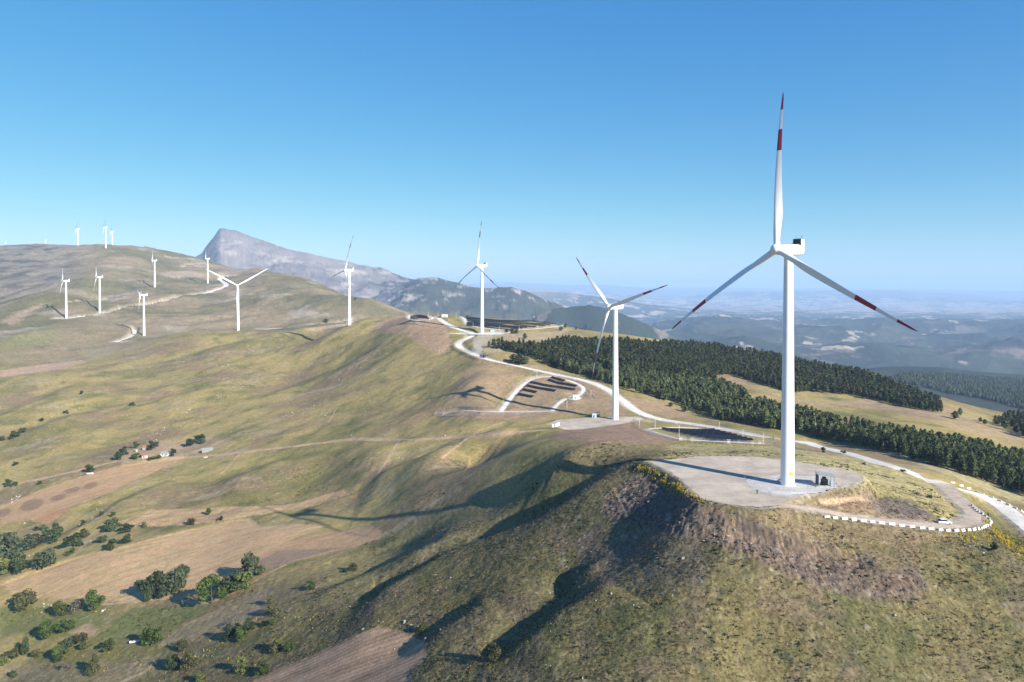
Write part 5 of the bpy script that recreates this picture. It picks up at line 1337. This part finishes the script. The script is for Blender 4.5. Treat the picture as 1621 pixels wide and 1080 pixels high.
# ---------------------------------------------------------------- pine plantation
FOREST = [(772,551),(790,547),(835,549),(870,548),(885,542),(930,543),(1000,545),(1050,546),(1100,549),(1150,555),(1200,562),(1250,572),(1300,582),(1350,592),(1400,605),(1450,624),(1486,639),(1490,655),(1430,645),(1380,634),(1340,625),(1290,622),(1250,622),(1215,612),(1160,594),(1120,597),(1150,616),(1200,640),(1250,655),(1300,667),(1400,687),(1500,704),(1645,735),(1645,792),(1560,764),(1500,744),(1400,716),(1300,694),(1250,684),(1180,672),(1140,664),(1100,650),(1060,637),(1030,629),(1000,620),(960,607),(920,595),(880,583),(850,572),(830,562),(800,556)]
FOREST2 = [(1572,674),(1595,662),(1645,666),(1645,698),(1610,690)]
def scatter_poly(px, sp, r_, keep=.88, dmin=0):
    P = line_xy(G, px, dmin, closed=True, step=8)[:-1]
    x0, y0 = P.min(0); x1, y1 = P.max(0)
    gx, gy = np.meshgrid(np.arange(x0, x1, sp), np.arange(y0, y1, sp)); gx = gx.ravel() + r_.uniform(-.42, .42, gx.size) * sp; gy = gy.ravel() + r_.uniform(-.42, .42, gy.size) * sp
    sd = poly_sd(gx, gy, P) + 4 * fbm(gx, gy, 30, 3, 401)
    m = (sd > 0) & (r_.uniform(size=gx.size) < keep) & (fbm(gx, gy, 38, 3, 403) < .36)
    return gx[m], gy[m]
r_ = np.random.default_rng(99)
fx1, fy1 = scatter_poly(FOREST, 4.1, r_); fx2, fy2 = scatter_poly(FOREST2, 5.5, r_, .7)
# thin fringe of strays along the plantation edges
fx = np.concatenate([fx1, fx2]); fy = np.concatenate([fy1, fy2])
# keep the trees off the roads and out of the arrays
rd = np.vstack([ROADP['main'][0]]); okk = np.ones(len(fx), bool)
for q in rd[::2]: okk &= (fx - q[0]) ** 2 + (fy - q[1]) ** 2 > 11 ** 2
fx, fy = fx[okk], fy[okk]; fz = G.h(fx, fy); fd = np.hypot(fx, fy)
fh_ = (5.5 + 6.0 * r_.beta(2.2, 1.6, len(fx))) * (1 + .3 * fbm(fx, fy, 40, 2, 405)) * np.clip(1.05 - (fd - 400) / 4000, .8, 1.05)
order = np.argsort(fd); near = order[:296]; rest = order[296:]
print('pines', len(fx))
g0 = None
for n_i, k in enumerate(near):
    H = fh_[k]
    r = empty('pine_tree', (fx[k], fy[k], fz[k] - .2), random.uniform(0, 6.28), 'dark green pine in the dense front of the plantation beyond the pale road', 'pine tree', 'pines of the plantation beyond the road')
    s = H * random.uniform(.85, 1.15); r.scale = (s * 1.1, s * 1.1, H)
    link('crown', CROWN['pine', n_i % 3], r); link('trunk', PTRUNK, r)
def merged(name, xs, ys, zs, hs, protos, m, label, wid=1.1):
    Vs, Fs, Ts, off = [], [], [], 0
    rr = np.random.default_rng(5)
    for k in range(len(xs)):
        V, F, t = protos[k % len(protos)]; a = rr.uniform(0, 6.28); c, s = math.cos(a), math.sin(a); w = hs[k] * wid * rr.uniform(.85, 1.15)
        Q = np.stack([(V[:, 0] * c - V[:, 1] * s) * w + xs[k], (V[:, 0] * s + V[:, 1] * c) * w + ys[k], V[:, 2] * hs[k] + zs[k] - .2], 1)
        Vs.append(Q.astype(np.float32)); Fs.append(F + off); off += len(V); Ts.append(t * rr.uniform(.6, 1.4) * np.array([rr.uniform(.9, 1.25), 1, rr.uniform(.8, 1.1)]))
    return link(name, np_mesh(name, np.vstack(Vs), np.vstack(Fs), m, np.vstack(Ts)), kind='stuff', label=label)
nearer = rest[fd[rest] < 750]; farther = rest[fd[rest] >= 750]
merged('pine_wood', fx[nearer], fy[nearer], fz[nearer], fh_[nearer], [crown_pine(900 + k, 190, .084) for k in range(7)], LM['pine'], 'dense dark pine wood filling the slope behind the front row of pines')
merged('pine_wood', fx[farther], fy[farther], fz[farther], fh_[farther], [crown_pine(950 + k, 95, .112) for k in range(7)], LM['pine'], 'far part of the dark pine wood up to the crest on the right')
for u, v, hp, wp, l in [(1520,658,12,9,'lone pine on the bare slope right of the far pine wood'),(1512,664,13,14,'wide pine left of the lone one on the bare right slope'),(1552,668,7,7,'small pine on the bare right slope, left of two'),(1559,672,8,8,'small pine on the bare right slope, right of two'),(1596,664,8,9,'pine at the upper edge of the grove at the right picture edge'),
    (813,575,14,16,'pine in the small clump below the forest tip, left'),(823,577,17,16,'tallest pine in the small clump below the forest tip'),(832,577,13,14,'pine in the small clump below the forest tip, right'),(802,527,6,8,'pine right of the turbine at the bend, left end of the group'),(811,528.5,8,10,'pine right of the turbine at the bend, middle of the group'),(818,528.5,8,8,'pine right of the turbine at the bend, right end of the group'),
    (831,537,9,9,'pine standing on the bare patch above the forest tip'),(895,519.5,7,6,'slim pine at the right end of the biggest solar field'),(888,524,7,9,'pine below the right end of the biggest solar field'),(912,522,5,5,'small pine on the grassy crest right of the biggest solar field'),(928,522,10,9,'largest pine on the grassy crest right of the biggest solar field'),(936,522,6,5,'small pine beside the largest one on the grassy crest'),
    (787,540,3,4,'tiny bush pine on the slope behind the dust'),(795,537,4,4,'tiny pine on the slope right of the dust'),(1084,652,10,12,'pine at the lower left corner of the long plantation'),(1062,644,7,8,'small pine just outside the long plantation'),(1090,648,9,9,'pine beside the small cutting at the plantation edge'),(783,552,5,6,'pine at the very tip of the forest beside the dust'),(781,577,0,0,'')]:
    if hp: tree('pine_tree', u, v, hp, wp, 'pine', l, 'pine tree')
# far wooded hill on the right and wooded strips in the valley edge
r_ = np.random.default_rng(31)
wx, wy = scatter_poly([(1395,601),(1450,590),(1540,597),(1640,604),(1640,652),(1560,632),(1500,622),(1440,608)], 9.0, r_, .92, 1300)
def cone_tree(seed):
    q = np.random.default_rng(seed); n = 7; a = np.arange(n) * 2 * math.pi / n
    V = [(0, 0, 1.0)]; 
    for h, r in ((.55, .24), (.1, .34)):
        for t in a: V.append((r * math.cos(t + h) * q.uniform(.7, 1.3), r * math.sin(t + h) * q.uniform(.7, 1.3), h + q.uniform(-.06, .06)))
    F = [(0, 1 + k, 1 + (k + 1) % n, 1 + (k + 1) % n) for k in range(n)]
    F3 = [(0, 1 + k, 1 + (k + 1) % n) for k in range(n)]
    for k in range(n): F3 += [(1 + k, 1 + n + k, 1 + n + (k + 1) % n), (1 + k, 1 + n + (k + 1) % n, 1 + (k + 1) % n)]
    V = np.array(V); return V, np.array(F3), np.ones((len(V), 3)) * q.uniform(.8, 1.2)
merged('distant_wood', wx, wy, G.h(wx, wy), r_.uniform(8, 13, len(wx)), [cone_tree(k) for k in range(6)], LM['far'], 'dark wooded hill far off at the right edge')
print('distant', len(wx))

# ---------------------------------------------------------------- ground cover: tufts, scrub, flowers, stones
M_TUFT = attr_mat('dry_grass_blades', scales=(), bump=0)
def _tl(m):
    tr = nd(m, 'ShaderNodeBsdfTranslucent'); a = [n for n in m.node_tree.nodes if n.type == 'ATTRIBUTE'][0]; lk(m, a.outputs['Color'], tr.inputs['Color'])
    mx = nd(m, 'ShaderNodeMixShader'); mx.inputs[0].default_value = .4; b = m.node_tree.nodes['Principled BSDF']
    lk(m, b.outputs[0], mx.inputs[1]); lk(m, tr.outputs[0], mx.inputs[2]); lk(m, mx.outputs[0], m.node_tree.nodes['Material Output'].inputs['Surface'])
M_ROCKBIT = attr_mat('stone_chips', scales=((3.0, .3),), bump=.3)
_tl(M_TUFT)
def tufts(name, xs, ys, rad, hgt, cols_, label, blades=6, spread=1.0, seed=1, lean=.5):
    q = np.random.default_rng(seed); n = len(xs); zs = G.h(xs, ys)
    a = q.uniform(0, 2 * math.pi, (n, blades)) ; rr = rad[:, None] * q.uniform(.15, 1, (n, blades)) * spread
    bx_, by_ = xs[:, None] + rr * np.cos(a), ys[:, None] + rr * np.sin(a)
    w = rad[:, None] * q.uniform(.25, .5, (n, blades)); h = hgt[:, None] * q.uniform(.6, 1.25, (n, blades)) * (1 - .45 * rr / (rad[:, None] * spread + 1e-6))
    th = q.uniform(0, math.pi, (n, blades)); zb = zs[:, None] - .05 + 0 * rr
    lx, ly = lean * rr * np.cos(a), lean * rr * np.sin(a)
    P0 = np.stack([bx_ - w * np.cos(th), by_ - w * np.sin(th), zb], -1); P1 = np.stack([bx_ + w * np.cos(th), by_ + w * np.sin(th), zb], -1)
    P2 = np.stack([bx_ + lx + .45 * w * np.cos(th), by_ + ly + .45 * w * np.sin(th), zb + h], -1); P3 = np.stack([bx_ + lx - .45 * w * np.cos(th), by_ + ly - .45 * w * np.sin(th), zb + h * .9], -1)
    V = np.stack([P0, P1, P2, P3], 2).reshape(-1, 3); F = np.arange(len(V)).reshape(-1, 4)
    c = np.repeat(cols_, blades * 4, axis=0) * np.repeat(q.uniform(.8, 1.2, n * blades), 4)[:, None]
    return link(name, np_mesh(name, V, F, M_TUFT, c.astype(np.float32)), kind='stuff', label=label)
def fan(n, d0, d1, a0, a1, q, p=2.0):
    d = (q.uniform(d0 ** p, d1 ** p, n)) ** (1 / p); a = np.radians(q.uniform(a0, a1, n)); return d * np.sin(a), d * np.cos(a)
def away_from_roads(x, y, extra=.5):
    c = np.interp(np.arctan2(x, y), AZ, np.arange(NC)).astype(int); r = np.interp(np.log(np.hypot(x, y)), LR, np.arange(NR)).astype(int)
    return rmask[r, c] < extra
def ground_col(x, y):
    c = np.interp(np.arctan2(x, y), AZ, np.arange(NC)).astype(int); r = np.interp(np.log(np.hypot(x, y)), LR, np.arange(NR)).astype(int)
    return col[r, c], spoil[r, c]
def in_px(x, y, P): return inside(x, y, P)
q = np.random.default_rng(17)
x, y = fan(110000, 165, 330, -36, 36, q)
gc, sp_ = ground_col(x, y); m = away_from_roads(x, y) & (fbm(x, y, 7, 3, 411) > -.25) & ~in_px(x, y, PLOUGH) & (q.uniform(size=len(x)) > .93 * sp_)
x, y, gc = x[m], y[m], gc[m]
tc_ = np.clip(gc * q.uniform(.6, 1.55, (len(x), 1)) * np.array([1.05, 1.0, .9]) , .01, .6)
tufts('grass_tufts', x, y, q.uniform(.12, .36, len(x)), q.uniform(.12, .42, len(x)), tc_, 'dry and green grass tufts covering the near hillside', 4, 1.0, 2)
x, y = fan(30000, 165, 360, -36, 36, q)
m = away_from_roads(x, y) & (fbm(x, y, 14, 3, 413) + .3 * fbm(x, y, 60, 2, 415) > .05) & ~in_px(x, y, PLOUGH)
x, y = x[m], y[m]; pick = q.uniform(size=len(x))
sc_ = np.where(pick[:, None] < .5, np.array([.075, .080, .042]), np.where(pick[:, None] < .8, np.array([.10, .095, .052]), np.array([.145, .115, .078])))
sz = np.clip(np.exp(q.normal(-.95, .4, len(x))), .15, 1.1)
tufts('low_scrub', x, y, sz, sz * q.uniform(.45, .8, len(x)), sc_, 'low dark scrub cushions over the near hillside', 9, .9, 3, .35)
x, y = fan(16000, 330, 640, -35, -3, q)
m = away_from_roads(x, y) & (fbm(x, y, 26, 3, 417) + .4 * fbm(x, y, 90, 2, 419) > .12); x, y = x[m], y[m]; gc, _ = ground_col(x, y); m = (gc[:, 0] < .22); x, y, gc = x[m], y[m], gc[m]
tufts('low_scrub', x, y, q.uniform(.3, .9, len(x)), q.uniform(.25, .7, len(x)), np.clip(gc * q.uniform(.45, .95, (len(x), 1)), .02, .3), 'sparse scrub on the valley slopes at the left', 7, .9, 4, .25)
# yellow flower spikes
def band(px, n, w, q, dmin=0):
    P = line_xy(G, px, dmin, step=4); L = np.concatenate([[0], np.cumsum(np.hypot(*np.diff(P, axis=0).T))]); t = q.uniform(0, L[-1], n)
    return np.interp(t, L, P[:, 0]) + q.normal(0, w, n), np.interp(t, L, P[:, 1]) + q.normal(0, w, n)
FX = [band([(1008,741),(1025,747),(1045,758),(1065,770),(1085,781)], 620, .9, q), band([(1085,781),(1110,790),(1140,800)], 90, 1.2, q), band([(1555,822),(1575,838),(1600,862),(1621,885)], 700, 1.5, q), band([(1500,846),(1530,850),(1560,848)], 170, 1.6, q), band([(1075,702),(1110,703),(1160,706),(1210,707)], 240, 1.0, q),
      band([(1230,731),(1290,738),(1340,755),(1370,770)], 160, 1.6, q), band([(60,1060),(130,1050),(190,1040),(330,1065),(300,1040),(330,1035)], 150, 8, q), band([(330,1010),(420,975),(520,985)], 60, 7, q), band([(860,688),(830,690),(810,692)], 60, 2, q), band([(45,735),(90,715),(130,700)], 120, 6, q), band([(1180,800),(1300,850),(1380,860)], 50, 4, q), band([(900,596),(950,605),(1000,620)], 160, 2.0, q)]
x = np.concatenate([f[0] for f in FX]); y = np.concatenate([f[1] for f in FX]); m = away_from_roads(x, y, .9) & (fbm(x, y, 3.5, 2, 423) > -.12); x, y = x[m], y[m]
yc = np.where(q.uniform(size=(len(x), 1)) < .6, np.array([.60, .46, .04]), np.array([.30, .28, .07]))
tufts('yellow_flowers', x, y, q.uniform(.18, .34, len(x)), q.uniform(.4, 1.1, len(x)), yc, 'yellow flower spikes along the pad edge, the hairpin and the lower slopes', 5, .9, 5, .15)
# stones
def stones(name, xs, ys, rad, label, c=(.30, .28, .25), seed=6):
    q = np.random.default_rng(seed); t = (1 + 5 ** .5) / 2
    B = unit(np.array([(-1,t,0),(1,t,0),(-1,-t,0),(1,-t,0),(0,-1,t),(0,1,t),(0,-1,-t),(0,1,-t),(t,0,-1),(t,0,1),(-t,0,-1),(-t,0,1)], float))
    Fi = np.array([(0,11,5),(0,5,1),(0,1,7),(0,7,10),(0,10,11),(1,5,9),(5,11,4),(11,10,2),(10,7,6),(7,1,8),(3,9,4),(3,4,2),(3,2,6),(3,6,8),(3,8,9),(4,9,5),(2,4,11),(6,2,10),(8,6,7),(9,8,1)])
    n = len(xs); zs = G.h(xs, ys)
    V = B[None] * q.uniform(.6, 1.4, (n, 12, 1)) * rad[:, None, None] * q.uniform(.6, 1.3, (n, 1, 3)); V[..., 2] *= .7
    V += np.stack([xs, ys, zs + rad * .2], -1)[:, None]
    F = (Fi[None] + 12 * np.arange(n)[:, None, None]).reshape(-1, 3)
    cc_ = np.repeat(np.array(c)[None] * q.uniform(.6, 1.35, (n, 1)), 12, axis=0)
    return link(name, np_mesh(name, V.reshape(-1, 3), F, M_ROCKBIT, cc_.astype(np.float32)), kind='stuff', label=label)
x1, y1 = fan(1500, 170, 330, -20, 36, q); m = away_from_roads(x1, y1) & (fbm(x1, y1, 12, 3, 421) > .08)
b1 = band([(1085,836),(1120,840),(1160,850),(1200,862),(1240,878),(1275,890)], 170, 1.8, q); bs = (lambda P_: (q.uniform(P_[:,0].min(), P_[:,0].max(), 5000), q.uniform(P_[:,1].min(), P_[:,1].max(), 5000)))(SPOIL); ms = in_px(bs[0], bs[1], SPOIL) & (fbm(bs[0], bs[1], 5, 2, 427) > 0); bs = (bs[0][ms][:700], bs[1][ms][:700])
b2 = band([(1250,880),(1330,925),(1440,945)], 80, 3.5, q); b3 = band([(800,985),(840,1010),(850,990)], 40, 3, q); b4 = band([(575,995),(640,985),(680,1010)], 30, 2.5, q); b5 = band([(1500,848),(1560,870),(1600,900)], 90, 2.5, q)
xs = np.concatenate([x1[m], b1[0], b2[0], b3[0], b4[0], b5[0]]); ys = np.concatenate([y1[m], b1[1], b2[1], b3[1], b4[1], b5[1]])
stones('spoil_rubble', bs[0], bs[1], np.exp(q.normal(-1.5, .4, len(bs[0]))), 'brown broken rubble on the bank under the pad', (.17, .125, .095), 12)
stones('scattered_stones', xs, ys, np.exp(q.normal(-1.95, .45, len(xs))), 'small pale stones strewn over the near slope and the spoil')
b = [band([(240,700),(250,685),(275,668),(300,650),(340,630),(400,600)], 130, 5, q), band([(455,660),(480,650),(500,643)], 50, 5, q), band([(15,795),(30,785)], 30, 3, q), band([(60,962),(85,960)], 10, 2, q), band([(150,970),(175,962)], 8, 2, q), band([(690,560),(715,545)], 30, 4, q), band([(120,830),(160,815),(150,800)], 25, 6, q)]
x2, y2 = fan(260, 560, 1250, -34, -4, q)
xs = np.concatenate([x2] + [t[0] for t in b]); ys = np.concatenate([y2] + [t[1] for t in b]); m = away_from_roads(xs, ys); xs, ys = xs[m], ys[m]
stones('scattered_stones', xs, ys, np.exp(q.normal(-1.0, .4, len(xs))), 'pale stones strewn over the big hillside and along its dry gullies', (.40, .37, .32), 8)
def boulder_me(seed):
    bm = bmesh.new(); bmesh.ops.create_icosphere(bm, subdivisions=3, radius=1.0); qq = random.Random(seed)
    pl = [(Vector((qq.uniform(-1, 1), qq.uniform(-1, 1), qq.uniform(-.6, 1))).normalized(), qq.uniform(.55, .85)) for _ in range(9)]
    for v in bm.verts:
        for n_, d in pl:
            e = v.co.dot(n_) - d
            if e > 0: v.co -= n_ * e
    me = bpy.data.meshes.new('boulder'); bm.to_mesh(me); bm.free(); me.materials.append(M_STONE); return me
BM = [boulder_me(k) for k in range(4)]
for k, (u, v, s, l) in enumerate([(915,905,1.5,'pale boulder at the top of the rocky edge beside the dark hollow'),(918,914,1.7,'largest pale boulder on the rocky edge beside the dark hollow'),(914,922,1.4,'boulder in the middle of the rocky edge beside the dark hollow'),(917,931,1.0,'small boulder at the foot of the rocky edge beside the dark hollow'),(931,935,1.1,'boulder right of the dark hollow, half in shade'),(968,940,.9,'white boulder at the right end of the gully shadow'),(1081,884,1.1,'pale yellow upright boulder alone on the scrub slope'),(1064,943,.7,'grey boulder with a dark shaded side on the scrub slope'),
    (1128,921,.6,'pale yellow stone on the near slope'),(536,602,2.2,'grey outcrop boulder on the smooth middle hillside'),(360,578,3.5,'dark outcrop boulder high on the left hillside'),(352,580,2.6,'smaller outcrop boulder left of the dark one on the left hillside'),(640,985,1.6,'grey rock above the ploughed field, left of two'),(650,990,1.4,'grey rock above the ploughed field, right of two'),(675,1012,1.5,'grey rock at the right tip of the ploughed field'),(575,996,1.2,'pale rock at the upper edge of the ploughed field'),(446,1018,.8,'white stone beside the olive tree above the ploughed field'),(1430,830,0,'')]):
    if s: link('boulder', BM[k % 4], label=l, cat='boulder', loc=gp(u, v), rot=(random.uniform(-.3, .3), random.uniform(-.3, .3), random.uniform(0, 6.28))).scale = (s * .62, s * .53, s * .5)
# water trough beside the green strip
p = gp(214, 1017); link('water_trough', mk('water_trough', lambda bm: (bx(bm, 5.0, .9, .08, (0, 0, .3)), bx(bm, 5.0, .1, .7, (0, -.45, .55)), bx(bm, 5.0, .1, .7, (0, .45, .55)), bx(bm, .1, .8, .7, (-2.45, 0, .55)), bx(bm, .1, .8, .7, (2.45, 0, .55))), M_BLOCK), label='long white water trough left of the bright green bush', cat='trough', loc=p, rot=(0, 0, .35))
# ---------------------------------------------------------------- the air
def haze_box():
    x0, x1, y0, y1, z0, z1 = -61500, 61500, -61500, 61500, float(ZF.min()) - 1.0, 640.0
    V = [(x0,y0,z0),(x1,y0,z0),(x1,y1,z0),(x0,y1,z0),(x0,y0,z1),(x1,y0,z1),(x1,y1,z1),(x0,y1,z1)]
    F = [(0,3,2,1),(4,5,6,7),(0,1,5,4),(1,2,6,5),(2,3,7,6),(3,0,4,7)]
    m = bpy.data.materials.new('hazy_air'); m.use_nodes = True
    nt = m.node_tree; nt.nodes.clear()
    o = nt.nodes.new('ShaderNodeOutputMaterial'); v = nt.nodes.new('ShaderNodeVolumePrincipled')
    v.inputs['Color'].default_value = (.47, .67, .97, 1); v.inputs['Density'].default_value = 5.5e-5; v.inputs['Anisotropy'].default_value = 0.0
    nt.links.new(v.outputs[0], o.inputs['Volume'])
    link('haze', np_mesh('haze', V, F, m), kind='stuff')
haze_box()
